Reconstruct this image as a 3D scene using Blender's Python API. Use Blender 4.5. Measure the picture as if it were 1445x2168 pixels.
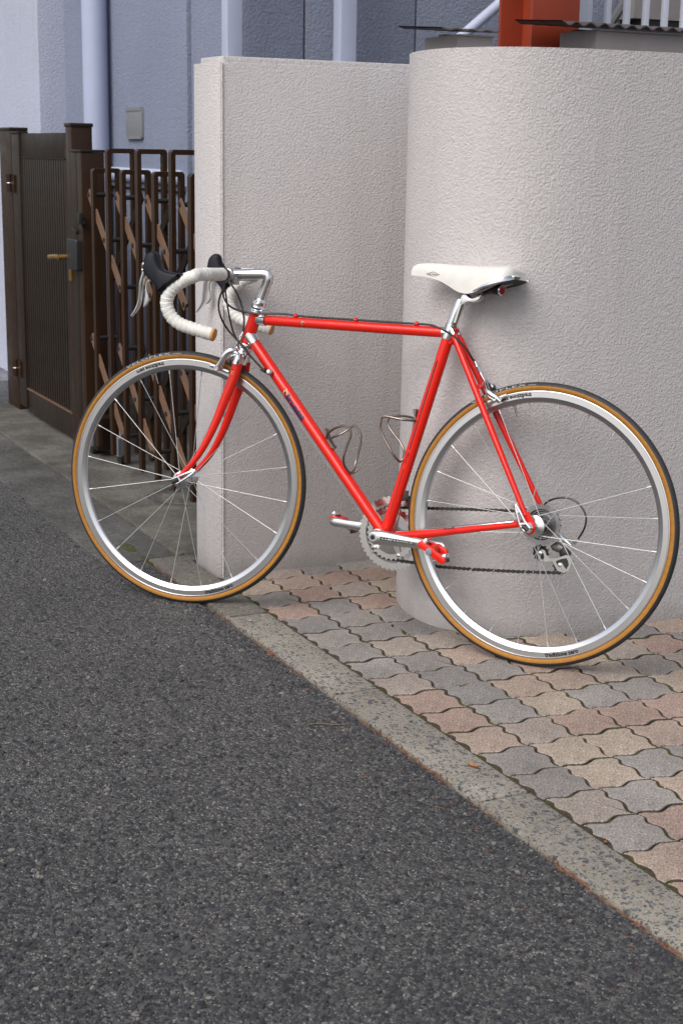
import bpy, bmesh, math, random
import numpy as np
from mathutils import Vector, Matrix
random.seed(7)
rng = np.random.default_rng(7)
R_ = math.radians
scene = bpy.context.scene
for o in list(bpy.data.objects):
    bpy.data.objects.remove(o)
col = scene.collection

# ------------------------------------------------------------------ camera
# world: X = away from the road (set-back), Y = along the kerb away from the camera, Z up
F, PIT, ROL, EYE = 3184.466, .235365, .016429, 1.175253      # focal length in photo pixels
CX, CY = 722.5, 1084.0
NX, NY = .895425, .445212
def cam_axes():
    fw = np.array([NY * math.cos(PIT), NX * math.cos(PIT), -math.sin(PIT)])
    r0 = np.array([NX, -NY, 0.])
    u0 = np.cross(r0, fw)
    r = math.cos(ROL) * r0 + math.sin(ROL) * u0
    u = -math.sin(ROL) * r0 + math.cos(ROL) * u0
    return r, u, fw
CR, CU, CF = cam_axes()
CO = np.array([0, 0, EYE])
cd = bpy.data.cameras.new('camera')
cam = bpy.data.objects.new('camera', cd)
col.objects.link(cam)
cam.matrix_world = Matrix(((CR[0], CU[0], -CF[0], 0), (CR[1], CU[1], -CF[1], 0),
                           (CR[2], CU[2], -CF[2], EYE), (0, 0, 0, 1)))
cd.sensor_fit = 'VERTICAL'
cd.sensor_height = 36
cd.lens = F / 2168 * 36
cd.clip_start = .05
cd.clip_end = 600
cd.dof.use_dof = True
cd.dof.focus_distance = 3.5
cd.dof.aperture_fstop = 11
scene.camera = cam

# ------------------------------------------------------------------ light
SUN_EL = R_(46)
SUN_DIR = np.array([-.82, -.42])            # horizontal direction towards the sun
SUN_DIR = SUN_DIR / np.linalg.norm(SUN_DIR)
world = bpy.data.worlds.new('World')
scene.world = world
world.use_nodes = True
wn = world.node_tree.nodes
sky = wn.new('ShaderNodeTexSky')
sky.sky_type = 'NISHITA'
sky.sun_disc = False
sky.sun_elevation = SUN_EL
sky.sun_rotation = math.atan2(SUN_DIR[0], SUN_DIR[1])
sky.air_density = 1.0
sky.dust_density = 3.0
sky.ozone_density = 1.0
hs = wn.new('ShaderNodeHueSaturation')
hs.inputs['Saturation'].default_value = .5
world.node_tree.links.new(sky.outputs[0], hs.inputs['Color'])
world.node_tree.links.new(hs.outputs[0], wn['Background'].inputs[0])
wn['Background'].inputs[1].default_value = .125
sl = bpy.data.lights.new('sun', 'SUN')
sl.energy = 1.75
sl.angle = R_(45)
sl.color = (1, .965, .93)
sun = bpy.data.objects.new('sun', sl)
col.objects.link(sun)
sv = Vector((SUN_DIR[0] * math.cos(SUN_EL), SUN_DIR[1] * math.cos(SUN_EL), math.sin(SUN_EL)))
sun.rotation_euler = sv.to_track_quat('Z', 'Y').to_euler()
sun.location = (0, 0, 6)
scene.view_settings.view_transform = 'Standard'
scene.view_settings.look = 'None'
scene.view_settings.gamma = 1
scene.view_settings.exposure = .31
scene.render.engine = 'CYCLES'

# ------------------------------------------------------------------ pixel helpers
def ray(x, y):
    return CF * F + CR * (x - CX) - CU * (y - CY)
def on_ground(x, y, z=0.):
    d = ray(x, y)
    return CO + d * ((z - EYE) / d[2])
def on_x(X, x, y):
    d = ray(x, y)
    return CO + d * (X / d[0])
def on_y(Y, x, y):
    d = ray(x, y)
    return CO + d * (Y / d[1])
def project(P):
    d = np.asarray(P, float) - CO
    z = d @ CF
    return CX + F * (d @ CR) / z, CY - F * (d @ CU) / z

# ------------------------------------------------------------------ mesh helpers
def cr(pts, n=6, closed=False):
    """Catmull-Rom resampling of a list of points"""
    P = [np.asarray(p, float) for p in pts]
    m = len(P)
    out = []
    for i in range(m if closed else m - 1):
        if closed:
            a, b, c, d = P[i - 1], P[i], P[(i + 1) % m], P[(i + 2) % m]
        else:
            a = P[i - 1] if i > 0 else 2 * P[0] - P[1]
            b, c = P[i], P[i + 1]
            d = P[i + 2] if i + 2 < m else 2 * P[-1] - P[-2]
        for k in range(n):
            t = k / n
            out.append(.5 * (2 * b + (c - a) * t + (2 * a - 5 * b + 4 * c - d) * t * t + (3 * b - a - 3 * c + d) * t ** 3))
    if not closed:
        out.append(P[-1])
    return out
def unit(v):
    v = np.asarray(v, float)
    return v / (np.linalg.norm(v) + 1e-12)
def tube(path, r, seg=12, r2=None, cap=True, ref=None, closed=False):
    """swept tube; r in the plane direction, r2 along ref (lateral)"""
    P = [np.asarray(p, float) for p in path]
    n = len(P)
    rs = list(r) if hasattr(r, '__len__') else [r] * n
    r2 = rs if r2 is None else (list(r2) if hasattr(r2, '__len__') else [r2] * n)
    V, Fc = [], []
    prev = None
    for i in range(n):
        if closed:
            T = unit(P[(i + 1) % n] - P[i - 1])
        else:
            T = unit(P[min(i + 1, n - 1)] - P[max(i - 1, 0)])
        if ref is not None:
            A = np.asarray(ref, float)
        elif prev is None:
            A = np.array([0, 1., 0]) if abs(T[1]) < .9 else np.array([1., 0, 0])
        else:
            A = prev
        A = unit(A - T * (A @ T))
        prev = A
        B = np.cross(T, A)
        for k in range(seg):
            a = 2 * math.pi * k / seg
            V.append(P[i] + A * (r2[i] * math.cos(a)) + B * (rs[i] * math.sin(a)))
    for i in range(n if closed else n - 1):
        for k in range(seg):
            i2 = (i + 1) % n
            k2 = (k + 1) % seg
            Fc.append((i * seg + k, i * seg + k2, i2 * seg + k2, i2 * seg + k))
    if cap and not closed:
        Fc.append(tuple(range(seg))[::-1])
        Fc.append(tuple(range((n - 1) * seg, n * seg)))
    return V, Fc
def frame_of(axis):
    T = unit(axis)
    A = np.array([0, 1., 0]) if abs(T[1]) < .9 else np.array([1., 0, 0])
    A = unit(A - T * (A @ T))
    return T, A, np.cross(T, A)
def lathe(prof, o, axis, seg=24, closed=False):
    """prof: list of (radius, distance along axis)"""
    T, A, B = frame_of(axis)
    o = np.asarray(o, float)
    V, Fc = [], []
    for (r, h) in prof:
        for k in range(seg):
            a = 2 * math.pi * k / seg
            V.append(o + T * h + (A * math.cos(a) + B * math.sin(a)) * r)
    n = len(prof)
    for i in range(n if closed else n - 1):
        for k in range(seg):
            k2 = (k + 1) % seg
            i2 = (i + 1) % n
            Fc.append((i * seg + k, i * seg + k2, i2 * seg + k2, i2 * seg + k))
    if not closed:
        Fc.append(tuple(range(seg))[::-1])
        Fc.append(tuple(range((n - 1) * seg, n * seg)))
    return V, Fc
def rod(a, b, r, seg=10):
    return tube([a, b], r, seg)
def box(lo, hi):
    (a, b, c), (d, e, f) = lo, hi
    V = [np.array(v, float) for v in ((a, b, c), (d, b, c), (d, e, c), (a, e, c), (a, b, f), (d, b, f), (d, e, f), (a, e, f))]
    return V, [(3, 2, 1, 0), (4, 5, 6, 7), (0, 1, 5, 4), (1, 2, 6, 5), (2, 3, 7, 6), (3, 0, 4, 7)]
def obox(c, ex, ey, ez):
    """oriented box: centre and half-extent vectors"""
    c, ex, ey, ez = [np.asarray(q, float) for q in (c, ex, ey, ez)]
    V = [c + sx * ex + sy * ey + sz * ez for sz in (-1, 1) for sx, sy in ((-1, -1), (1, -1), (1, 1), (-1, 1))]
    return V, [(3, 2, 1, 0), (4, 5, 6, 7), (0, 1, 5, 4), (1, 2, 6, 5), (2, 3, 7, 6), (3, 0, 4, 7)]
def prism(pts, thick):
    """3D outline extruded along vector thick"""
    P = [np.asarray(p, float) for p in pts]
    t = np.asarray(thick, float)
    n = len(P)
    return P + [p + t for p in P], [tuple(range(n))[::-1], tuple(range(n, 2 * n))] + [(i, (i + 1) % n, n + (i + 1) % n, n + i) for i in range(n)]
def annulus(o, axis, outer, inner, thick):
    """flat ring: lists of radii for outer / inner outline (same length)"""
    T, A, B = frame_of(axis)
    o = np.asarray(o, float)
    n = len(outer)
    V, Fc = [], []
    for h in (-thick / 2, thick / 2):
        for rad in (outer, inner):
            for k in range(n):
                a = 2 * math.pi * k / n
                V.append(o + T * h + (A * math.cos(a) + B * math.sin(a)) * rad[k])
    for k in range(n):
        k2 = (k + 1) % n
        Fc += [(k, k2, n + k2, n + k), (2 * n + k, 3 * n + k, 3 * n + k2, 2 * n + k2),
               (k, 2 * n + k, 2 * n + k2, k2), (n + k, n + k2, 3 * n + k2, 3 * n + k)]
    return V, Fc
def join(*geos):
    V, Fc = [], []
    for v, f in geos:
        o = len(V)
        V += list(v)
        Fc += [tuple(i + o for i in q) for q in f]
    return V, Fc
def xf(geo, fn):
    return [fn(v) for v in geo[0]], geo[1]

def make_mesh(name, geo, mats, smooth=35, bevel=0, bseg=2, midx=None):
    me = bpy.data.meshes.new(name)
    me.from_pydata([tuple(v) for v in geo[0]], [], geo[1])
    if midx is not None:
        me.polygons.foreach_set('material_index', midx)
    bm = bmesh.new()
    bm.from_mesh(me)
    bmesh.ops.recalc_face_normals(bm, faces=bm.faces)
    if bevel:
        es = [e for e in bm.edges if len(e.link_faces) == 2 and e.calc_face_angle(0) > .5]
        bmesh.ops.bevel(bm, geom=es, offset=bevel, segments=bseg, profile=.6, affect='EDGES', clamp_overlap=True)
    bm.to_mesh(me)
    bm.free()
    if smooth:
        me.shade_smooth()
        me.set_sharp_from_angle(angle=R_(smooth))
    for m in (mats if isinstance(mats, (list, tuple)) else [mats]):
        me.materials.append(m)
    return me
def link(name, me, parent=None, label=None):
    o = bpy.data.objects.new(name, me)
    col.objects.link(o)
    if parent is not None:
        o.parent = parent
    if label:
        o['label'] = label
    return o
def tag(o, label, cat=None, group=None, kind=None):
    o['label'] = label
    if cat:
        o['category'] = cat
        o['kind'] = 'thing'
    if group:
        o['group'] = group
    if kind:
        o['kind'] = kind
    return o
def thing(name, loc, label, cat, group=None):
    o = bpy.data.objects.new(name, None)
    col.objects.link(o)
    o.location = loc
    o.empty_display_size = .1
    return tag(o, label, cat, group)
def base_of(o):
    while o.parent:
        o = o.parent
    return np.array(o.location)
def part(name, geo, mat, parent, **kw):
    """a part given in world coordinates under a thing whose empty has no rotation"""
    label = kw.pop('label', None)
    b = base_of(parent)
    return link(name, make_mesh(name, ([np.asarray(v) - b for v in geo[0]], geo[1]), mat, **kw), parent, label)
def solo(name, geo, mat, label, cat=None, kind=None, group=None, **kw):
    """a thing that is one mesh; origin at its base"""
    V = np.array([np.asarray(v, float) for v in geo[0]])
    b = np.array([(V[:, 0].min() + V[:, 0].max()) / 2, (V[:, 1].min() + V[:, 1].max()) / 2, V[:, 2].min()])
    o = link(name, make_mesh(name, (list(V - b), geo[1]), mat, **kw))
    o.location = b
    return tag(o, label, cat, group, kind)

# ------------------------------------------------------------------ materials
class NT:
    def __init__(self, name):
        self.m = bpy.data.materials.new(name)
        self.m.use_nodes = True
        self.t = self.m.node_tree
        self.b = self.t.nodes['Principled BSDF']
        self.co = self.t.nodes.new('ShaderNodeTexCoord').outputs['Object']
    def n(self, typ, **kw):
        nd = self.t.nodes.new(typ)
        for k, v in kw.items():
            setattr(nd, k, v)
        return nd
    def lk(self, a, b):
        self.t.links.new(a, b)
    def noise(self, scale, detail=3, rough=.55, co=None):
        nd = self.n('ShaderNodeTexNoise')
        nd.inputs['Scale'].default_value = scale
        nd.inputs['Detail'].default_value = detail
        nd.inputs['Roughness'].default_value = rough
        self.lk(co or self.co, nd.inputs['Vector'])
        return nd
    def voro(self, scale, feature='F1', rnd=1., co=None):
        nd = self.n('ShaderNodeTexVoronoi', feature=feature)
        nd.inputs['Scale'].default_value = scale
        nd.inputs['Randomness'].default_value = rnd
        self.lk(co or self.co, nd.inputs['Vector'])
        return nd
    def ramp(self, fac, stops, interp='LINEAR'):
        nd = self.n('ShaderNodeValToRGB')
        cr_ = nd.color_ramp
        cr_.interpolation = interp
        while len(cr_.elements) < len(stops):
            cr_.elements.new(.5)
        for e, (p, c) in zip(cr_.elements, stops):
            e.position = p
            e.color = (*c, 1) if hasattr(c, '__len__') else (c, c, c, 1)
        self.lk(fac, nd.inputs[0])
        return nd.outputs[0]
    def mix(self, fac, a, b, mode='MIX'):
        nd = self.n('ShaderNodeMix', data_type='RGBA', blend_type=mode)
        for sock, val in ((nd.inputs[0], fac), (nd.inputs[6], a), (nd.inputs[7], b)):
            if hasattr(val, 'is_output'):
                self.lk(val, sock)
            elif hasattr(val, '__len__'):
                sock.default_value = (*val, 1)
            else:
                sock.default_value = val
        return nd.outputs[2]
    def math(self, op, a, b=0.):
        nd = self.n('ShaderNodeMath', operation=op)
        for s, v in zip(nd.inputs, (a, b)):
            if hasattr(v, 'is_output'):
                self.lk(v, s)
            else:
                s.default_value = v
        return nd.outputs[0]
    def bump(self, h, strength=.5, dist=.002, prev=None):
        nd = self.n('ShaderNodeBump')
        nd.inputs['Strength'].default_value = strength
        nd.inputs['Distance'].default_value = dist
        self.lk(h, nd.inputs['Height'])
        if prev is not None:
            self.lk(prev, nd.inputs['Normal'])
        return nd.outputs[0]
    def out(self, colr=None, rough=None, normal=None, **kw):
        for key, val in (('Base Color', colr), ('Roughness', rough), ('Normal', normal)):
            if val is None:
                continue
            s = self.b.inputs[key]
            if hasattr(val, 'is_output'):
                self.lk(val, s)
            elif hasattr(val, '__len__'):
                s.default_value = (*val, 1)
            else:
                s.default_value = val
        for k, v in kw.items():
            self.b.inputs[k.replace('_', ' ')].default_value = v
        return self.m
def plain(name, c, rough=.5, metal=0., var=.0, vscale=30, bump=0., bscale=200, bdist=.0005, **kw):
    t = NT(name)
    colr = c
    if var:
        nz = t.noise(vscale, 4)
        colr = t.ramp(nz.outputs[0], [(.3, tuple(x * (1 - var) for x in c)), (.7, tuple(min(1, x * (1 + var)) for x in c))])
    rg = rough
    if var:
        nr = t.noise(vscale * 2.3, 3)
        rg = t.ramp(nr.outputs[0], [(.3, max(0, rough - .08)), (.7, min(1, rough + .1))])
    nm = None
    if bump:
        nm = t.bump(t.noise(bscale, 3).outputs[0], bump, bdist)
    return t.out(colr, rg, nm, Metallic=metal, **kw)

def stucco(name, c, scale=75, dist=.0045, stain=.12, dirt=0.):
    t = NT(name)
    a = t.noise(scale, 4, .62)
    plate = t.ramp(a.outputs[0], [(.25, 0.), (.75, 1.)])
    f = t.voro(scale * 1.3, 'SMOOTH_F1')
    h = t.math('ADD', plate, t.math('MULTIPLY', f.outputs['Distance'], -.30))
    big = t.noise(1.7, 5, .6)
    base = t.ramp(big.outputs[0], [(.3, tuple(x * (1 - stain) for x in c)), (.7, c)])
    mp = t.n('ShaderNodeMapping')
    mp.inputs['Scale'].default_value = (22, 22, .7)
    t.lk(t.co, mp.inputs[0])
    stk = t.noise(1., 5, .65, mp.outputs[0])
    base = t.mix(1., base, t.ramp(stk.outputs[0], [(.28, (.94, .935, .925)), (.5, (1., 1., 1.))]), 'MULTIPLY')
    lowf = t.noise(scale * .5, 2)
    base = t.mix(1., base, t.ramp(lowf.outputs[0], [(.3, .93), (.6, 1.)]), 'MULTIPLY')
    if dirt:
        sep = t.n('ShaderNodeSeparateXYZ')
        t.lk(t.co, sep.inputs[0])
        nz = t.noise(14, 4)
        hgt = t.math('ADD', sep.outputs[2], t.math('MULTIPLY', nz.outputs[0], -.06))
        k = t.ramp(t.math('MULTIPLY', t.math('ADD', hgt, .06), 4.), [(0., .6), (.22, .30), (.34, .12), (.75, .0)])
        base = t.mix(k, base, (.16, .145, .125))
    return t.out(base, .82, t.bump(h, 1., dist), Specular_IOR_Level=.3)

def asphalt_mat():
    t = NT('asphalt')
    v1 = t.voro(95)
    v2 = t.voro(210)
    v3 = t.voro(480)
    s1 = t.n('ShaderNodeSeparateColor')
    t.lk(v1.outputs['Color'], s1.inputs[0])
    s2 = t.n('ShaderNodeSeparateColor')
    t.lk(v2.outputs['Color'], s2.inputs[0])
    s3 = t.n('ShaderNodeSeparateColor')
    t.lk(v3.outputs['Color'], s3.inputs[0])
    c1 = t.ramp(s1.outputs[0], [(0, (.018, .018, .021)), (.5, (.042, .042, .045)), (.85, (.080, .079, .079)), (1, (.13, .125, .12))])
    c2 = t.ramp(s2.outputs[1], [(0, (.026, .027, .029)), (.6, (.056, .055, .055)), (.92, (.11, .108, .104)), (.96, (.16, .157, .15)), (1, (.22, .215, .20))])
    c3 = t.ramp(s3.outputs[2], [(0, (.012, .012, .013)), (.55, (.046, .045, .045)), (.85, (.105, .103, .100)), (.95, (.21, .205, .20)), (1, (.55, .54, .52))])
    base = t.mix(.55, c1, c2)
    base = t.mix(.55, base, c3)
    big = t.noise(1.6, 7, .68)
    base = t.mix(1., base, t.ramp(big.outputs[0], [(.3, (1.02, 1.0, .98)), (.72, (1.55, 1.52, 1.49))]), 'MULTIPLY')
    h = t.math('ADD', t.math('MULTIPLY', v1.outputs['Distance'], -.9),
               t.math('ADD', t.math('MULTIPLY', v2.outputs['Distance'], -.5), t.math('MULTIPLY', t.noise(60, 4, .65).outputs[0], 1.2)))
    return t.out(base, t.ramp(s2.outputs[0], [(0, .62), (1, .9)]), t.bump(h, 1., .006), Specular_IOR_Level=.35)

def aggregate_mat(name='kerb_concrete', c=(.295, .270, .228), dark=(.062, .066, .070), dim=1.):
    t = NT(name)
    wv = t.n('ShaderNodeVectorMath', operation='ADD')
    wn_ = t.noise(55, 2)
    sc = t.n('ShaderNodeVectorMath', operation='SCALE')
    t.lk(wn_.outputs['Color'], sc.inputs[0])
    sc.inputs['Scale'].default_value = .012
    t.lk(t.co, wv.inputs[0])
    t.lk(sc.outputs[0], wv.inputs[1])
    out = None
    hh = None
    for scale, amt, seed in ((75, .30, 0), (140, .45, 1), (280, .50, 2)):
        v = t.voro(scale, co=wv.outputs[0])
        s = t.n('ShaderNodeSeparateColor')
        t.lk(v.outputs['Color'], s.inputs[0])
        is_st = t.ramp(s.outputs[seed], [(amt - .01, 1.), (amt + .01, 0.)], 'LINEAR')
        inside = t.ramp(v.outputs['Distance'], [(.40, 1.), (.52, 0.)])
        k = t.math('MULTIPLY', is_st, inside)
        stc = t.ramp(s.outputs[(seed + 1) % 3], [(0, dark), (.45, tuple(x * 1.45 for x in dark)), (.7, (.21, .205, .18)), (.88, (.31, .25, .17)), (1, (.40, .38, .34))])
        if out is None:
            fine = t.noise(420, 3)
            out = t.ramp(fine.outputs[0], [(.3, tuple(x * .72 for x in c)), (.7, tuple(x * 1.15 for x in c))])
        out = t.mix(k, out, stc)
    big = t.noise(7, 4)
    out = t.mix(1., out, t.ramp(big.outputs[0], [(.3, .8 * dim), (.7, 1.1 * dim)]), 'MULTIPLY')
    return t.out(out, .8, t.bump(t.noise(260, 4, .7).outputs[0], .6, .002), Specular_IOR_Level=.3)

def paver_mat():
    t = NT('paver')
    oi = t.n('ShaderNodeObjectInfo')
    cc = t.ramp(oi.outputs['Random'], [(0, (.265, .240, .222)), (.15, (.350, .255, .212)), (.30, (.305, .278, .255)), (.46, (.372, .288, .236)),
                                       (.60, (.240, .224, .213)), (.72, (.345, .292, .252)), (.86, (.392, .322, .258)), (.94, (.285, .260, .240))], 'CONSTANT')
    f = t.voro(420)
    s = t.n('ShaderNodeSeparateColor')
    t.lk(f.outputs['Color'], s.inputs[0])
    cc = t.mix(1., cc, t.ramp(s.outputs[0], [(0, .66), (.5, .98), (.9, 1.20), (1, 1.6)]), 'MULTIPLY')
    g = t.voro(150)
    s2 = t.n('ShaderNodeSeparateColor')
    t.lk(g.outputs['Color'], s2.inputs[0])
    k = t.math('MULTIPLY', t.ramp(s2.outputs[1], [(.10, 1.), (.12, 0.)]), t.ramp(g.outputs['Distance'], [(.3, 1.), (.45, 0.)]))
    cc = t.mix(k, cc, (.14, .145, .14))
    geo = t.n('ShaderNodeNewGeometry')
    big = t.noise(3.2, 5, .6, geo.outputs['Position'])
    cc = t.mix(1., cc, t.ramp(big.outputs[0], [(.32, .72), (.66, 1.12)]), 'MULTIPLY')
    h = t.math('ADD', t.math('MULTIPLY', f.outputs['Distance'], -.6), t.noise(230, 4, .7).outputs[0])
    return t.out(cc, .85, t.bump(h, .8, .0022), Specular_IOR_Level=.25)

def concrete_mat(name, c, sc=1.):
    t = NT(name)
    a = t.noise(5 * sc, 6, .65)
    b = t.noise(90 * sc, 4, .7)
    base = t.ramp(a.outputs[0], [(.28, tuple(x * .48 for x in c)), (.5, c), (.72, tuple(x * 1.6 for x in c))])
    base = t.mix(1., base, t.ramp(b.outputs[0], [(.25, .6), (.55, 1.), (.8, 1.35)]), 'MULTIPLY')
    h = t.math('ADD', b.outputs[0], t.math('MULTIPLY', t.noise(25, 5, .7).outputs[0], 1.5))
    return t.out(base, .88, t.bump(h, 1., .006), Specular_IOR_Level=.25)

def soil_mat():
    t = NT('joint_soil')
    a = t.noise(9, 5, .6)
    b = t.noise(180, 4, .7)
    base = t.ramp(b.outputs[0], [(.3, (.040, .032, .023)), (.7, (.115, .092, .066))])
    k = t.ramp(a.outputs[0], [(.52, 0.), (.62, .8)])
    base = t.mix(k, base, (.060, .075, .018))
    return t.out(base, .95, t.bump(b.outputs[0], 1., .004), Specular_IOR_Level=.1)

MT = {}
MT['stucco'] = stucco('white_stucco', (.575, .545, .543), 170, .0021, .07, 1)
MT['stucco_plain'] = stucco('white_stucco_upper', (.575, .545, .543), 170, .0021, .07)
MT['facade'] = stucco('shaded_blue_grey_stucco', (.245, .275, .368), 95, .0026, .1)  # darker than the pier: the facade's shade is put into this colour
MT['facade_far'] = stucco('lightened_pitted_blue_grey_panel', (.270, .298, .388), 90, .003, .12)  # same paint as the facade, lightened to offset shade on this side
MT['pier'] = stucco('sunlit_pale_blue_stucco', (.44, .465, .565), 95, .002, .06)  # pale tone paints sunlight onto the pier; reused on the boundary wall
MT['asphalt'] = asphalt_mat()
MT['kerb'] = aggregate_mat()
MT['kerb_old'] = aggregate_mat('old_kerb_concrete', (.22, .20, .165), (.09, .09, .09), .8)
MT['paver'] = paver_mat()
MT['drive'] = concrete_mat('driveway_concrete', (.135, .127, .113))
MT['gutter'] = concrete_mat('gutter_concrete', (.10, .098, .092), .8)
MT['soil'] = soil_mat()
MT['grime'] = plain('joint_grime', (.068, .056, .043), .95, var=.4, vscale=60)
MT['chip'] = None
MT['red'] = plain('red_enamel', (.66, .014, .006), .25, Coat_Weight=.4, Coat_Roughness=.04, Specular_IOR_Level=.3)
MT['chrome'] = plain('polished_chrome', (.86, .86, .87), .10, 1.)
MT['alloy'] = plain('polished_alloy', (.76, .76, .77), .22, 1.)
MT['satin'] = plain('satin_alloy', (.58, .58, .58), .36, 1.)
MT['rim'] = plain('rim_alloy', (.60, .60, .62), .28, 1.)
MT['steel'] = plain('spoke_steel', (.50, .50, .50), .42, .55)
MT['black'] = plain('black_rubber', (.014, .014, .018), .55, bump=.3, bscale=500)
MT['hood'] = plain('hood_rubber', (.007, .008, .014), .55, Specular_IOR_Level=.3, bump=.2, bscale=700)
MT['tread'] = plain('tyre_tread', (.020, .020, .023), .62, var=.25, vscale=60, bump=.4, bscale=500)
MT['tan'] = plain('tan_sidewall', (.33, .140, .012), .62, var=.12, vscale=80, bump=.3, bscale=900)
MT['cable'] = plain('black_cable', (.012, .012, .013), .3)
MT['white_leather'] = plain('white_leather', (.68, .66, .615), .42, var=.08, vscale=18, bump=.12, bscale=240, bdist=.001)
MT['dark'] = plain('dark_plastic', (.018, .018, .019), .4)
MT['sprocket'] = plain('sprocket_steel', (.34, .34, .345), .34, 1.)
MT['dark_steel'] = plain('dark_steel', (.22, .215, .21), .35, 1.)
MT['chainm'] = plain('chain_steel', (.035, .033, .032), .42, .4)
MT['cage'] = plain('aged_wire', (.24, .20, .175), .40, 1., .1, 30)
MT['cork'] = plain('cork_plug', (.52, .27, .09), .6, var=.15, vscale=120)
MT['ink'] = plain('black_ink', (.012, .012, .014), .4)
MT['navy'] = plain('navy_ink', (.020, .014, .055), .4)
MT['yellow'] = plain('yellow_ink', (.75, .48, .03), .4)
MT['pink'] = plain('salmon_ink', (.80, .33, .24), .4)
MT['rail_white'] = plain('white_rail_paint', (.62, .65, .74), .45)
MT['tyre_ink'] = plain('faded_tyre_print', (.30, .30, .29), .6)
MT['white_ink'] = plain('white_ink', (.75, .75, .73), .5)
MT['red_lens'] = plain('red_lens', (.35, .01, .015), .2)
MT['brown'] = plain('bronze_aluminium', (.028, .0135, .007), .36, 0., .18, 6, Specular_IOR_Level=.25)
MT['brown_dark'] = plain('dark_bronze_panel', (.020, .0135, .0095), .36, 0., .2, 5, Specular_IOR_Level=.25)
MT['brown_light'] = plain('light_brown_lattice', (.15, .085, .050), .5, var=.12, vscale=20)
MT['brass'] = plain('brass_handle', (.42, .26, .09), .38, .85, .15, 40)
MT['white_paint'] = plain('white_blue_paint', (.42, .46, .59), .5, var=.05, vscale=5)
MT['pipe'] = plain('pvc_pipe', (.37, .41, .55), .45, var=.04, vscale=4)
MT['grey_box'] = plain('grey_plastic', (.18, .185, .195), .5, var=.05)
MT['oxide'] = plain('oxide_red_paint', (.25, .034, .012), .5, var=.12, vscale=7, bump=.15, bscale=90, bdist=.001)
MT['roofing'] = plain('brown_corrugated_sheet', (.075, .062, .060), .45, var=.2, vscale=10)
MT['fascia'] = plain('grey_sheet_metal', (.25, .225, .225), .5, var=.1, vscale=8)
MT['plinth'] = concrete_mat('plinth_stone', (.20, .205, .23))
MT['caster'] = plain('caster_grey', (.20, .20, .22), .5)
MT['grey_sheet'] = plain('grey_shutter', (.12, .12, .13), .6, var=.15, vscale=6)

def tape_mat():
    t = NT('white_bar_tape')
    v = t.voro(290, rnd=.25)
    dots = t.ramp(v.outputs['Distance'], [(.17, 1.), (.26, 0.)])
    big = t.noise(25, 4)
    base = t.ramp(big.outputs[0], [(.3, (.62, .61, .57)), (.7, (.74, .735, .70))])
    base = t.mix(t.math('MULTIPLY', dots, .7), base, (.30, .31, .31))
    return t.out(base, .6, t.bump(dots, -.4, .0006))
MT['tape'] = tape_mat()
def chip_mat():
    t = NT('loose_stone_chip')
    geo = t.n('ShaderNodeNewGeometry')
    cc = t.ramp(geo.outputs['Random Per Island'], [(0, (.020, .021, .026)), (.45, (.036, .037, .043)), (.75, (.062, .062, .064)), (.955, (.085, .084, .082)), (.97, (.13, .125, .115)), (1, (.20, .19, .17))])
    return t.out(cc, .75, t.bump(t.noise(400, 3).outputs[0], .5, .001))
MT['chip'] = chip_mat()
MT['moss'] = plain('green_moss', (.075, .085, .016), .95, var=.4, vscale=300)
MT['needle'] = plain('brown_pine_needle', (.17, .065, .030), .7, var=.35, vscale=60)
MT['leaf'] = plain('dead_leaf', (.30, .13, .05), .7, var=.3, vscale=90)
MT['twig'] = plain('dry_twig', (.13, .095, .065), .8, var=.3, vscale=90)
# ------------------------------------------------------------------ the setting
def sheet(name, lo, hi, z, mat, label, thick=.03):
    o = solo(name, box((lo[0], lo[1], z - thick), (hi[0], hi[1], z)), mat, label, kind='structure', smooth=0)
    return o
sheet('ground', (-150, -150), (150, 150), -.06, MT['soil'], 'bare soil beneath the paved surfaces', .05)
KO, KI = 1.388, 1.499            # kerb outer and inner edge
DRV = 4.062                      # where the concrete driveway begins
# road with a ragged edge along the kerb
ys = [-60.] + list(np.arange(.6, DRV, .012)) + list(np.arange(DRV + .004, 9.5, .02)) + [90.]
edge = []
rag = 0.
for y in ys:
    rag = .75 * rag + rng.normal(0, .0016)
    if y < DRV:
        edge.append((KO - .008 + rag, y))
    else:
        edge.append((1.345 - .035 * min(1, (y - DRV) / .5) + .018 * math.sin(y * 3.1) + rag, y))
V = [(-90, y, 0.) for x, y in edge] + [(x, y, 0.) for x, y in edge] + [(x, y, -.03) for x, y in edge]
n = len(edge)
Fc = [(i, n + i, n + i + 1, i + 1) for i in range(n - 1)] + [(n + i, 2 * n + i, 2 * n + i + 1, n + i + 1) for i in range(n - 1)]
road = link('road', make_mesh('road', (V, Fc), MT['asphalt'], smooth=0))
tag(road, 'dark grey worn asphalt road beside the kerb', kind='structure')

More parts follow.
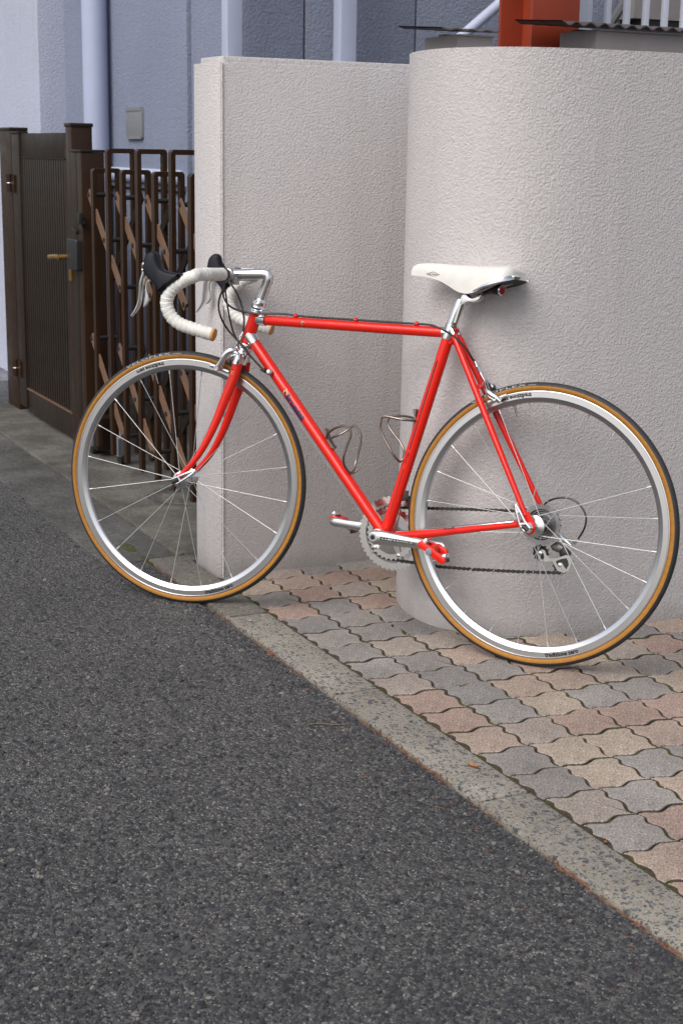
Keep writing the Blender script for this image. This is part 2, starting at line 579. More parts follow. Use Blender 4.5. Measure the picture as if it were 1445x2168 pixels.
# loose and half-bedded chips of the worn surface
def chips(n):
    VV, FF = [], []
    c = 0
    tries = 0
    while c < n and tries < n * 12:
        tries += 1
        px, py = rng.uniform(-200, 1650), rng.uniform(960, 2330)
        g = on_ground(px, py)
        if rng.random() < .05:
            g = np.array([KO - .016 - abs(rng.normal(0, .03)), rng.uniform(1.0, 4.0), 0.])
        if g[0] > KO - .014 or g[1] > 6.2 or (g[1] > DRV and g[0] > 1.29):
            continue
        big = rng.random() < .06
        s = rng.uniform(.005, .0098) if big else rng.gamma(5, .00062) + .0014
        m = rng.integers(5, 8)
        a0 = rng.uniform(0, 6.28)
        el = rng.uniform(.5, .95)
        ang = a0 + (np.arange(m) + rng.uniform(-.35, .35, m)) * 2 * math.pi / m
        rad = s * rng.uniform(.75, 1.15, m)
        ca, sa = math.cos(a0 * 1.7), math.sin(a0 * 1.7)
        lx, ly = rad * np.cos(ang), rad * el * np.sin(ang)
        X, Y = g[0] + lx * ca - ly * sa, g[1] + lx * sa + ly * ca
        h = s * rng.uniform(.12, .42)
        tx, ty = rng.normal(0, .16, 2)
        o = len(VV)
        for k in range(m):
            VV.append((X[k], Y[k], -.002))
        for k in range(m):
            x2, y2 = g[0] + (X[k] - g[0]) * .72, g[1] + (Y[k] - g[1]) * .72
            VV.append((x2, y2, max(.0004, h + (x2 - g[0]) * tx + (y2 - g[1]) * ty + rng.normal(0, h * .12))))
        FF.append(tuple(range(o + m, o + 2 * m)))
        for k in range(m):
            k2 = (k + 1) % m
            FF.append((o + k, o + k2, o + m + k2, o + m + k))
        c += 1
    return VV, FF
ch = link('stone_chips', make_mesh('stone_chips', chips(26000), MT['chip'], smooth=0))
tag(ch, 'small dark stone chips bedded in the asphalt surface', kind='stuff')

# kerb: a bedding strip with one block per joint
kerb = solo('kerb', box((KO + .006, -1, -.055), (KI - .004, DRV, -.012)), MT['soil'], 'flush kerb of exposed aggregate concrete blocks between road and paving', kind='structure', smooth=0)
kb = base_of(kerb)
L = .618
j0 = 3.437
k = -7
while j0 + k * L < DRV - .02:
    y0, y1 = j0 + k * L + .003, min(j0 + (k + 1) * L, DRV) - .003
    g = box((KO, y0, -.05), (KI, y1, .006 + rng.uniform(-.001, .0015)))
    me = make_mesh('kerb_stone', ([v - kb for v in g[0]], g[1]), MT['kerb_old'] if k >= 0 else MT['kerb'], bevel=.005, bseg=2)
    link('kerb_stone', me, kerb)
    k += 1

# paving: sand bed with wavy interlocking blocks
pave = solo('pavement', box((KI + .002, .2, -.045), (4.4, 3.9, -.0065)), MT['soil'], 'pavement of wavy interlocking tan, pink and grey concrete blocks', kind='structure', smooth=0)
pb = base_of(pave)
PX, PY, AX, AY = .1212, .1205, 1.512, 2.290
wx = [(0, 0), (.16, .0040), (.40, -.0075), (.68, .0080), (.86, .0028), (1, 0)]
wy = [(0, 0), (.14, .0072), (.31, -.0034), (.56, .0078), (.84, -.0056), (1, 0)]
def wave(tab, m):
    P = cr([(a, b, 0) for a, b in tab], 4)
    t = np.linspace(0, 1, m)
    return t, np.interp(t, [p[0] for p in P], [p[1] for p in P])
tx, dx = wave(wx, 15)
ty, dy = wave(wy, 15)
# outline anticlockwise around one block: low-X/low-Y corner at the origin
out = []
out += [(t * PX, d) for t, d in zip(tx[:-1], dx[:-1])]                              # edge at low Y
out += [(PX + d, PY * (1 - t)) for t, d in list(zip(ty, dy))[::-1][:-1]]              # edge at high X
out += [(t * PX, PY + d) for t, d in list(zip(tx, dx))[::-1][:-1]]                    # edge at high Y
out += [(d, PY * (1 - t)) for t, d in list(zip(ty, dy))[:-1]]                         # edge at low X
out = np.array(out)
def offset_loop(P, d):
    n_ = len(P)
    Q = []
    for i in range(n_):
        t_ = P[(i + 1) % n_] - P[i - 1]
        t_ = t_ / np.linalg.norm(t_)
        Q.append(P[i] + np.array([-t_[1], t_[0]]) * d)
    return np.array(Q)
def paver_mesh(j):
    q = out + rng.normal(0, .0004, out.shape)
    V, Fc = [], []
    m = len(q)
    for off, z in ((.0023, -.035), (.0023, -.0042), (.0032, -.0014), (.0054, 0.)):
        for x, y in offset_loop(q, off):
            V.append((x - PX / 2, y - PY / 2, z))
    for r in range(3):
        for i in range(m):
            i2 = (i + 1) % m
            Fc.append((r * m + i, r * m + i2, (r + 1) * m + i2, (r + 1) * m + i))
    Fc.append(tuple(range(3 * m, 4 * m)))
    return make_mesh('paver', (V, Fc), [MT['paver'], MT['grime']], smooth=14, midx=[1] * (2 * m) + [0] * (m + 1))
bf = box((KI + .001, .21, -.02), (KI + .034, 3.82, -.0028))
link('joint_sand', make_mesh('joint_sand', ([v - pb for v in bf[0]], bf[1]), MT['soil'], smooth=0), pave)
pmeshes = [paver_mesh(j) for j in range(5)]
nump = 0
for i in range(0, 30):
    for j in range(-14, 16):
        x, y = AX + (i + .5) * PX, AY + (j - .5) * PY
        if y > 3.83:
            continue
        if x > 2.02 and y > 3.12 or x > 2.6 and y > 3.05:
            if (x - 2.13) ** 2 + (y - 3.283) ** 2 < .2 ** 2 or x > 2.13:
                continue
        px, py = project((x, y, 0))
        if not (-150 < px < 1640 and 1100 < py < 2330):
            continue
        o = link('paver', pmeshes[rng.integers(5)], pave)
        o.location = np.array([x, y, rng.uniform(-.0016, .0010)]) - pb
        o.rotation_euler = (rng.normal(0, .006), rng.normal(0, .006), rng.normal(0, .006))
        nump += 1
print('pavers', nump)

# concrete driveway in front of and behind the gates
drive = solo('driveway', join(box((1.482, DRV, -.05), (2.4, 10, .010)), box((1.50, 3.99, -.05), (2.4, DRV - .002, .008))), MT['drive'], 'rough stained concrete driveway leading to the bronze gates', kind='structure', smooth=0, bevel=.004)
gut = solo('gutter_strip', box((1.26, DRV + .004, -.05), (1.478, 10, .0015)), MT['gutter'], 'smooth concrete edging strip between driveway and road', kind='structure', smooth=0, bevel=.002)
cov = thing('drain_cover', (1.80, 4.74, .010), 'round concrete drain cover set into the driveway by the folding gate', 'drain cover')
part('rim', lathe([(.135, .0), (.150, .006), (.172, .006), (.176, 0.)], (1.80, 4.74, .0095), (0, 0, 1), 40), MT['gutter'], cov)
part('lid', lathe([(.120, 0), (.120, .0045), (.02, .006)], (1.80, 4.74, .010), (0, 0, 1), 40), MT['drive'], cov)

# ------------------------------------------------------------------ walls
t_ = thing('garden_wall', (2.06, 3.895, 0), 'straight white textured stucco wall with stepped coping beside the folding gate', 'wall')
HB, HT = 1.398, 1.4135
ol = [(1.511, 3.981), (1.511, 3.833), (1.521, 3.813), (2.62, 3.813), (2.62, 3.981)]
part('wall', prism([(x, y, -.06) for x, y in ol], (0, 0, HB + .06)), MT['stucco'], t_, bevel=.003, label='rough white stucco face with a chamfered corner')
part('coping', prism([(1.526, 3.968, HB - .002), (1.526, 3.84, HB - .002), (1.535, 3.826, HB - .002), (2.61, 3.826, HB - .002), (2.61, 3.968, HB - .002)], (0, 0, HT - HB + .002)), MT['stucco_plain'], t_, bevel=.004)
part('corner_bead', tube([(1.5265, 3.8125, -.03), (1.5265, 3.8125, HB - .004)], .0028, 8), MT['stucco_plain'], t_)
t_ = thing('rounded_wall', (2.4, 3.283, 0), 'tall white textured stucco wall with a rounded end behind the rear wheel', 'wall')
cv = [(1.96, 3.54), (1.890, 3.46), (1.852, 3.36), (1.840, 3.27), (1.845, 3.20), (1.866, 3.147), (1.906, 3.086), (1.975, 3.036), (2.072, 3.006), (2.187, 2.9925), (2.32, 2.987), (2.474, 2.986)]
ol = [(2.474, 3.58), (2.10, 3.58)] + [tuple(q[:2]) for q in cr([(x, y, 0) for x, y in cv], 8)]
HC = 1.4145
part('round_end', prism([(x, y, -.06) for x, y in ol], (0, 0, HC + .06)), MT['stucco'], t_, smooth=40)
part('straight_run', box((2.474, 2.986, -.06), (5.5, 3.58, HB + .002)), MT['stucco'], t_)
part('coping', box((2.4745, 2.999, HB + .001), (5.49, 3.567, HC)), MT['stucco_plain'], t_, bevel=.003)

# ------------------------------------------------------------------ building behind
hs_ = thing('building', (3.4, 8.2, 0), 'blue grey stucco building standing behind the gates and the white walls', 'building')
FA, BY = 2.28, 5.72
part('facade_panel', box((FA, 6.09, -.05), (2.6, 7.86, 6)), MT['facade'], hs_, bevel=.012)
part('corner_panel', box((FA + .012, BY + .02, -.05), (2.55, 6.075, 6)), MT['facade'], hs_, bevel=.02, bseg=3)
part('groove', box((FA + .03, 7.85, -.05), (2.6, 7.98, 6)), MT['facade'], hs_)
part('pier', box((2.172, 7.97, -.05), (2.62, 13, 6)), MT['pier'], hs_, bevel=.006, label='projecting pier with fine stucco, sunlight painted as a pale tone')
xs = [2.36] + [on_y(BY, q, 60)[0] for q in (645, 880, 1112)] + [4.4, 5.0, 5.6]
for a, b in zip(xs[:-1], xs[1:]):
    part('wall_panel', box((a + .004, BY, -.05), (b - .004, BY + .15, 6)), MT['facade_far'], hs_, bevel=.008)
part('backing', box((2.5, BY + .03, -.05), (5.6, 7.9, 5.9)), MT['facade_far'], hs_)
part('ledge', tube([(FA - .012, 6.10, 1.052), (FA - .012, 7.84, 1.052)], .035, 14, r2=.03), MT['white_paint'], hs_, label='pale horizontal ledge running along the facade')
part('ledge_bracket', box((FA - .02, 6.1, 1.0), (FA - .002, 7.84, 1.02)), MT['grey_sheet'], hs_)
a = on_x(FA - .07, 201, 100)
dp = part('downpipe', tube([(FA - .07, a[1], 0), (FA - .07, a[1], 6)], .059, 24), MT['pipe'], hs_, label='thick pale blue drainpipe')
part('pipe_clip', lathe([(.0605, 0), (.0605, .03)], (FA - .07, a[1], .55), (0, 0, 1), 24), MT['pipe'], dp)
a, b = on_x(FA - .012, 266, 230), on_x(FA - .012, 300, 292)
ob = part('outlet_cover', box((FA - .012, b[1], b[2]), (FA + .005, a[1], a[2])), MT['grey_box'], hs_, bevel=.004, label='grey plastic outlet cover')
part('hinge_lip', box((FA - .015, b[1] + .01, b[2] - .005), (FA - .002, a[1] - .01, b[2] + .008)), MT['grey_box'], ob)
part('top_cap', box((FA - .015, b[1] + .004, a[2] - .012), (FA - .002, a[1] - .004, a[2] + .004)), MT['grey_box'], ob)
for q, w in ((491, .062), (731, .07)):
    a = on_y(5.55, q, 60)
    part('column', box((a[0] - w / 2, 5.52, -.05), (a[0] + w / 2, 5.52 + w, 6)), MT['white_paint'], hs_, bevel=.005, label='pale square steel column')
a, b = on_y(5.35, 1085, -17), on_y(5.35, 915, 131)
part('brace_pipe', rod(b + (b - a) * 1.2, a + (a - b) * .8, .021, 16), MT['white_paint'], hs_, label='pale diagonal pipe')
a, b = on_y(5.6, 1340, 38), on_y(5.6, 1460, -40)
part('eave_beam', box((a[0], 5.60, a[2]), (5.2, 5.715, a[2] + .25)), MT['fascia'], hs_)
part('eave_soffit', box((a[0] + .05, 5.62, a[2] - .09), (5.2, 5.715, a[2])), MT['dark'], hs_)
a, b = on_y(5.65, 1285, 60), on_y(5.65, 1330, -10)
part('stair_strut', rod(a + (a - b) * .6, b + (b - a) * .8, .02, 8), MT['dark_steel'], hs_)

# low wall left of the gates
t_ = thing('boundary_wall', (1.8, 8.4, 0), 'pale stucco boundary wall on a stone plinth beside the hinged gate post', 'wall')
part('wall', box((1.765, 6.91, .1), (1.9, 9.9, 1.19)), MT['pier'], t_)
part('plinth', box((1.62, 6.912, -.05), (1.93, 9.9, .115)), MT['plinth'], t_, bevel=.006)

# oxide red steel column
a, b = on_y(4.30, 1125, 50), on_y(4.30, 1225, 50)
cx = (a[0] + b[0]) / 2
t_ = thing('steel_column', (cx, 4.4, 0), 'oxide red painted steel beam column rising behind the rounded wall', 'column')
part('flange', box((a[0], 4.30, 0), (b[0], 4.314, 4.5)), MT['oxide'], t_, bevel=.002)
part('flange', box((a[0], 4.49, 0), (b[0], 4.504, 4.5)), MT['oxide'], t_, bevel=.002)
part('web', box((cx - .005, 4.313, 0), (cx + .005, 4.491, 4.5)), MT['oxide'], t_)
part('base_plate', box((a[0] - .03, 4.27, 0), (b[0] + .03, 4.53, .018)), MT['oxide'], t_)

# corrugated shed roofs either side of the column
def shed(x0, x1, z, fx0, fz0, fz1, label, amp, y0=4.0, y1=4.27):
    t_ = thing('shed_roof', ((x0 + x1) / 2, 4.13, 0), label, 'shed roof')
    V, Fc = [], []
    nn = max(8, int((x1 - x0) / .006))
    for i in range(nn + 1):
        x = x0 + (x1 - x0) * i / nn
        zz = z + amp * math.cos((x - x0) / .052 * 2 * math.pi)
        for y, dz in ((y0, 0), (y1, .02)):
            V += [(x, y, zz + dz), (x, y, zz + dz - .0035)]
    for i in range(nn):
        o, q = i * 4, i * 4 + 4
        Fc += [(o, q, q + 2, o + 2), (o + 1, o + 3, q + 3, q + 1), (o, o + 1, q + 1, q), (o + 2, q + 2, q + 3, o + 3)]
    part('corrugated_sheet', (V, Fc), MT['roofing'], t_, smooth=60)
    part('fascia', join(box((fx0, y0 + .03, fz0), (x1 - .01, y0 + .034, fz1)), box((fx0, y0 + .02, fz1 - .004), (x1 - .01, y0 + .034, fz1)),
                        box((fx0, y0 + .034, fz0), (fx0 + .004, y1 - .04, fz1))), MT['fascia'], t_)
    for xx in (fx0 + .05, x1 - .06):
        part('post', box((xx, y1 - .07, 0), (xx + .035, y1 - .035, fz1 + .012)), MT['fascia'], t_)
A = [on_y(4.0, *q) for q in ((935, 62), (1058, 58), (980, 68), (980, 99), (1190, 48), (1275, 56), (1275, 102))]
shed(A[0][0], A[1][0] + .005, A[0][2] + .004, A[2][0], A[3][2] - .08, A[2][2] - .004, 'narrow brown corrugated shed roof with grey fascia left of the red column', .0025)
shed(A[4][0], 3.75, A[4][2] + .002, A[5][0], A[6][2] - .08, A[5][2] - .006, 'wide brown corrugated shed roof with grey fascia right of the red column', .0055)
t_ = thing('railing', (3.3, 4.62, 0), 'white painted vertical bar railing above the shed roof beside red column', 'railing')
for k in range(12):
    a = on_y(4.62, 1245 + 40.3 * k, 20)
    part('bar', box((a[0] - .0105, 4.61, .8), (a[0] + .0105, 4.63, 2.3)), MT['rail_white'], t_, bevel=.003)
x0, x1 = on_y(4.62, 1240, 20)[0] - .03, on_y(4.62, 1250 + 40.3 * 11, 20)[0] + .03
for z in (.8, 2.3):
    part('rail', box((x0, 4.605, z - .02), (x1, 4.635, z + .02)), MT['rail_white'], t_)
for x in (x0 + .005, x1 - .005):
    part('post', box((x - .02, 4.6, 0), (x + .02, 4.64, 2.4)), MT['rail_white'], t_)

# ------------------------------------------------------------------ hinged gate
GX = 1.685
g_ = thing('hinged_gate', (GX, 6.28, .01), 'bronze aluminium gate of narrow vertical slats between two capped posts', 'gate')
def cap_post(x0, x1, y0, y1, top):
    p_ = part('post', box((x0, y0, .0), (x1, y1, top - .012)), MT['brown'], g_, bevel=.002)
    part('cap', box((x0 - .004, y0 - .004, top - .0125), (x1 + .004, y1 + .004, top + .002)), MT['brown_dark'], p_, bevel=.003)
cap_post(1.692, 1.765, 6.70, 6.90, 1.252)
cap_post(1.686, 1.768, 5.752, 5.832, 1.262)
st = part('stile', box((1.684, 6.535, .045), (1.722, 6.66, 1.226)), MT['brown_dark'], g_, bevel=.002)
part('cap', box((1.680, 6.53, 1.226), (1.726, 6.665, 1.236)), MT['brown_dark'], st, bevel=.002)
part('top_panel', box((1.692, 5.834, 1.131), (1.712, 6.534, 1.228)), MT['brown_dark'], g_, bevel=.002)
part('bottom_panel', box((1.690, 5.834, .030), (1.714, 6.534, .128)), MT['brown_dark'], g_, bevel=.002)
part('trim', box((1.686, 5.834, .128), (1.716, 6.534, .134)), MT['brown_light'], g_)
part('trim', box((1.688, 5.834, 1.126), (1.714, 6.534, 1.131)), MT['brown_dark'], g_)
part('stile', box((1.688, 5.834, .03), (1.716, 5.862, 1.228)), MT['brown_dark'], g_)
sm = make_mesh('slat', box((-.010, -.0115, 0), (.010, .0115, .99)), MT['brown_dark'], bevel=.002)
for k in range(20):
    o = link('slat', sm, g_)
    o.location = (1.702 - GX, 5.862 + .0165 + k * .0342 - 6.28, .135 - .01)
part('backing', box((1.7125, 5.86, .13), (1.7135, 6.534, 1.13)), MT['dark'], g_)
for z in (.98, .17):
    h_ = part('hinge', rod((1.672, 6.665, z), (1.672, 6.665, z + .075), .014, 14), MT['brown'], g_)
    part('pin_collar', lathe([(.0145, 0), (.0155, .002), (.0145, .004)], (1.672, 6.665, z + .036), (0, 0, 1), 14), MT['satin'], h_)
    part('plate', box((1.676, 6.60, z + .0), (1.684, 6.73, z + .073)), MT['brown'], h_)
# lock, plate and lever handle
def gp(x, y, X=1.67):
    return on_x(X, x, y)
a, b = gp(143, 504, 1.66), gp(174, 577, 1.66)
lock = part('lock_case', box((1.655, 5.625, b[2]), (1.688, 5.752, a[2])), MT['dark'], g_, bevel=.008, bseg=3)
a, b = gp(138, 508, 1.68), gp(141, 592, 1.68)
part('lock_plate', box((1.676, 5.770, b[2]), (1.687, 5.805, a[2])), MT['brass'], g_, bevel=.002)
a = gp(141, 545, 1.66)
hb = np.array([1.676, 5.787, a[2]])
part('lever_handle', join(rod(hb, hb + [-.045, 0, 0], .011, 14), tube(cr([hb + [-.045, -.006, 0], hb + [-.047, .03, .001], hb + [-.047, .09, -.004], hb + [-.044, .135, -.008]], 5), .009, 12, r2=.006)), MT['brass'], g_, label='brass lever handle')
part('thumb_turn', obox((1.676, 5.70, gp(160, 488)[2]), (.006, 0, 0), (0, .03, .008), (0, -.002, .006)), MT['dark'], g_, bevel=.002)

# ------------------------------------------------------------------ folding gate
f_ = thing('folding_gate', (1.73, 5.1, .0), 'brown aluminium folding lattice gate of tall and short hoops on casters', 'gate')
part('lead_post', box((1.680, 5.612, .03), (1.770, 5.672, 1.155)), MT['brown'], f_, bevel=.003)
part('lead_post', box((1.680, 5.676, .03), (1.770, 5.748, 1.155)), MT['brown_dark'], f_, bevel=.003)
part('post_cap', box((1.676, 5.608, 1.1555), (1.774, 5.748, 1.166)), MT['brown_dark'], f_, bevel=.004)
part('base_box', box((1.690, 5.52, .035), (1.785, 5.61, .16)), MT['brown_dark'], f_, bevel=.003)
def hoop(top, name='hoop', y=0):
    x0, x1, b, z0 = 1.678, 1.787, .0165, .062
    r = .013
    o_ = [(x0, z0)] + [(x0 + r - r * math.cos(t), top - r + r * math.sin(t)) for t in np.linspace(0, math.pi / 2, 5)] + \
         [(x1 - r + r * math.sin(t), top - r + r * math.cos(t)) for t in np.linspace(0, math.pi / 2, 5)] + [(x1, z0)] + \
         [(x1 - b, z0), (x1 - b, top - b), (x0 + b, top - b), (x0 + b, z0)]
    return prism([(x, y - .014, z) for x, z in o_], (0, .028, 0))
hy = [5.480, 5.303, 5.142, 4.975, 4.808, 4.642, 4.470, 4.300]
for k, y in enumerate(hy):
    part('hoop', hoop(1.101 if k % 2 == 0 else 1.172, y=y), MT['brown'], f_, bevel=.0015, bseg=1)
def strip(Y0, z0, Y1, z1, X, w=.017, th=.003):
    a, b = np.array([X, Y0, z0]), np.array([X, Y1, z1])
    d = unit(b - a)
    q = np.cross(d, [1, 0, 0])
    return obox((a + b) / 2, (b - a) / 2 + d * .012, q * w, np.array([th, 0, 0]))
G0 = 4.973
for k in range(4):
    for zt, zb in ((1.003, .691), (.468, .150)):
        s0 = G0 + .574 - .3235 * k
        s1 = s0 - .353
        if s1 < 4.28:
            s1 = 4.28
            zb = zt - (zt - zb) * (s0 - s1) / .353
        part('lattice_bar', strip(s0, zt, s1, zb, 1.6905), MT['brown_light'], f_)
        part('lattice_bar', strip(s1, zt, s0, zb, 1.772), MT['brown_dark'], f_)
        for yy, zz in ((s0, zt), (s1, zb), ((s0 + s1) / 2, (zt + zb) / 2)):
            part('pivot_rod', rod((1.684, yy, zz), (1.783, yy, zz), .0085, 10), MT['dark'], f_)
for k, x, y in ((0, 1.735, 5.36), (1, 1.70, 5.60)):
    c_ = part('caster_bracket', join(box((x - .022, y - .03, .045), (x + .022, y + .03, .115)), rod((x, y, .11), (x, y, .17), .008)), MT['caster'], f_, bevel=.006)
    part('caster_wheel', lathe([(.02, -.012), (.03, -.010), (.032, 0), (.03, .010), (.02, .012)], (x, y, .032 + .010), (1, 0, 0), 20), MT['dark'], c_)
part('latch_knob', join(rod((1.672, 5.60, .895), (1.684, 5.60, .895), .012), box((1.660, 5.585, .893), (1.674, 5.612, .935))), MT['dark'], f_, bevel=.002)

# ------------------------------------------------------------------ litter, moss
def needles(n):
    VV, FF = [], []
    def one(x, y, a, ln, w, z):
        o = len(VV)
        bend = rng.normal(0, .25)
        for i in range(4):
            t = i / 3
            ang = a + bend * t
            cx_, cy_ = x + ln * (t - .5) * math.cos(ang), y + ln * (t - .5) * math.sin(ang)
            zz = z + .0015 * math.sin(t * 3.1) + rng.uniform(0, .0012)
            ww = w * (1 - .6 * abs(t - .4))
            for s in (-1, 1):
                VV.append((cx_ - s * ww * math.sin(ang), cy_ + s * ww * math.cos(ang), zz))
            VV.append((cx_, cy_, zz + ww * 1.2))
        for i in range(3):
            q = o + i * 3
            FF.extend([(q, q + 3, q + 5, q + 2), (q + 2, q + 5, q + 4, q + 1)])
    for i in range(n):
        y = rng.uniform(.9, 4.0)
        dens = .45 + .55 * math.sin(y * 7.3) * math.sin(y * 17.1 + 1)
        if rng.random() > max(.08, dens):
            continue
        x = KO - .004 + rng.normal(-.002, .004)
        one(x, y, math.pi / 2 + rng.normal(0, .32), rng.uniform(.012, .038), rng.uniform(.0004, .0009), rng.uniform(-.006, .0025))
    for i in range(90):
        y = rng.uniform(1.2, 3.8)
        x = KO - abs(rng.normal(.02, .05))
        one(x, y, rng.uniform(0, 3.1), rng.uniform(.006, .02), rng.uniform(.0004, .0009), .002)
    return VV, FF
tag(link('pine_needles', make_mesh('pine_needles', needles(1100), MT['needle'], smooth=0)), 'brown pine needles gathered in the gap between asphalt and kerb', kind='stuff')
def moss(spots):
    VV, FF = [], []
    for (x, y, rx, ry, rot, n_) in spots:
        for _ in range(n_):
            a, r = rng.uniform(0, 6.28), math.sqrt(rng.random())
            lx, ly = rx * r * math.cos(a), ry * r * math.sin(a)
            X, Y = x + lx * math.cos(rot) - ly * math.sin(rot), y + lx * math.sin(rot) + ly * math.cos(rot)
            s = rng.uniform(.0010, .0028)
            o = len(VV)
            for q in range(4):
                b = q * 1.571 + rng.uniform(0, 1.5)
                VV.append((X + s * math.cos(b), Y + s * math.sin(b), -.006 if X > KI else -.001))
            VV.append((X + rng.normal(0, .0006), Y + rng.normal(0, .0006), (rng.uniform(-.002, .002) if X > KI else rng.uniform(.002, .006))))
            FF.extend([(o + q, o + (q + 1) % 4, o + 4) for q in range(4)])
    return VV, FF
sp = [(1.378, 4.215, .02, .055, 0, 420), (1.386, 4.06, .008, .05, 0, 160), (1.502, 2.066, .006, .032, 0, 260), (1.501, 2.31, .005, .02, 0, 90), (1.501, 1.98, .005, .03, 0, 110), (1.500, 1.75, .005, .04, 0, 100), (1.500, 2.62, .004, .03, 0, 70)]
for i in range(150):
    ii, jj = rng.integers(0, 7), rng.integers(-5, 11)
    x, y = AX + ii * PX, AY + jj * PY
    if y < 3.6:
        if rng.random() < .5:
            sp.append((x + rng.uniform(-.003, .003), y - rng.uniform(0, PY), .004, .022, 0, 45))
        else:
            sp.append((x + rng.uniform(0, PX), y, .020, .004, 0, 40))
tag(link('moss', make_mesh('moss', moss(sp), MT['moss'], smooth=0)), 'green moss growing in the paving joints and beside the kerb', kind='stuff')
def leaf_geo(c, ang, ln, wd, curl):
    c = np.asarray(c, float)
    d, q = np.array([math.cos(ang), math.sin(ang), 0]), np.array([-math.sin(ang), math.cos(ang), 0])
    V, Fc = [], []
    for z in (0, -.0006):
        for t, w in ((-.5, .05), (-.3, .75), (0, 1), (.3, .7), (.5, .05)):
            for s in (-1, 0, 1):
                V.append(c + d * ln * t + q * wd * w * s * .5 + np.array([0, 0, z + curl * (abs(s) + (t * 1.6) ** 2)]))
    for l in (0, 15):
        for i in range(4):
            for j in range(2):
                o = l + i * 3 + j
                Fc.append((o, o + 1, o + 4, o + 3) if l == 0 else (o, o + 3, o + 4, o + 1))
    return V, Fc
g = on_ground(1000, 1632)
solo('dead_leaf', leaf_geo((g[0], g[1], .0085), 1.9, .028, .012, .004), MT['leaf'], 'small curled brown leaf lying on the kerb', 'leaf')
g = on_ground(1280, 1785)
solo('dead_leaf', leaf_geo((g[0], g[1], .002), .6, .010, .006, .001), MT['leaf'], 'tiny brown leaf scrap lying on a tan paving block', 'leaf')
a, b = on_ground(652, 1534, .003), on_ground(740, 1533, .003)
solo('twig', tube(cr([a, a * .7 + b * .3 + [0, .003, .001], a * .4 + b * .6 + [0, -.002, 0], b], 4), [.0018] * 5 + [.0015] * 4 + [.001] * 4, 7), MT['twig'], 'thin dry twig lying on the asphalt', 'twig')
# ------------------------------------------------------------------ the bicycle
# bike frame: x = towards the front wheel, y = towards its left side, z = up in its plane; origin = rear tyre contact
XR, YR, PSI, PHI, STEER, WB = .441172, 3.381617, .481767, .123938, .177905, .978522
def n2w(x, y, z):
    return np.array([x * NX + y * NY, -x * NY + y * NX, z])
BX = n2w(-math.cos(PSI), math.sin(PSI), 0)
BY0 = n2w(-math.sin(PSI), -math.cos(PSI), 0)
BZ = math.cos(PHI) * np.array([0, 0, 1.]) - math.sin(PHI) * BY0
BYv = math.cos(PHI) * BY0 + math.sin(PHI) * np.array([0, 0, 1.])
BO = n2w(XR, YR, 0)
RW = .334
HA = R_(73)
SAX = np.array([-math.cos(HA), 0, math.sin(HA)])
SA0 = np.array([WB, 0, RW]) - .045 * np.array([math.sin(HA), 0, math.cos(HA)])
def rot_ax(v, d):
    v = np.asarray(v, float)
    return v * math.cos(d) + np.cross(SAX, v) * math.sin(d) + SAX * (v @ SAX) * (1 - math.cos(d))
def st(v):
    return SA0 + rot_ax(np.asarray(v, float) - SA0, STEER)
def BP(x, y, Y=0.):
    """photo pixel -> point of the bike at lateral offset Y"""
    d = ray(x, y)
    o = CO - BO
    o = np.array([o @ BX, o @ BYv, o @ BZ])
    d = np.array([d @ BX, d @ BYv, d @ BZ])
    return o + d * ((Y - o[1]) / d[1])
def SP(x, y, Y=0.):
    """the same in the frame of the (turned) fork, before turning it"""
    d = ray(x, y)
    o = CO - BO
    o = np.array([o @ BX, o @ BYv, o @ BZ])
    d = np.array([d @ BX, d @ BYv, d @ BZ])
    o = SA0 + rot_ax(o - SA0, -STEER)
    d = rot_ax(d, -STEER)
    return o + d * ((Y - o[1]) / d[1])
def zm(ox, oy, s):
    return lambda a, b: (ox + a / s, oy + b / s)
Z5, Z6, Z7, Z8, Z9 = zm(260, 500, 4.014), zm(840, 520, 4.516), zm(660, 840, 4.25), zm(1000, 980, 5.161), zm(440, 560, 9.03)
def bp(z, pts, Y=0.):
    return [BP(*z(*q[:2]), q[2] if len(q) > 2 else Y) for q in pts]
def sp_(z, pts, Y=0.):
    return [SP(*z(*q[:2]), q[2] if len(q) > 2 else Y) for q in pts]

bike = bpy.data.objects.new('bicycle', None)
col.objects.link(bike)
bike.matrix_world = Matrix(((BX[0], BYv[0], BZ[0], BO[0]), (BX[1], BYv[1], BZ[1], BO[1]), (BX[2], BYv[2], BZ[2], BO[2]), (0, 0, 0, 1)))
tag(bike, 'red steel racing bicycle with white saddle and drop bars leaning towards the rounded wall', 'bicycle')
def bpart(name, geo, mat, parent=None, S=False, **kw):
    label = kw.pop('label', None)
    if S:
        geo = xf(geo, st)
    return link(name, make_mesh(name, geo, mat, **kw), parent or bike, label)
YL = np.array([0, 1., 0])

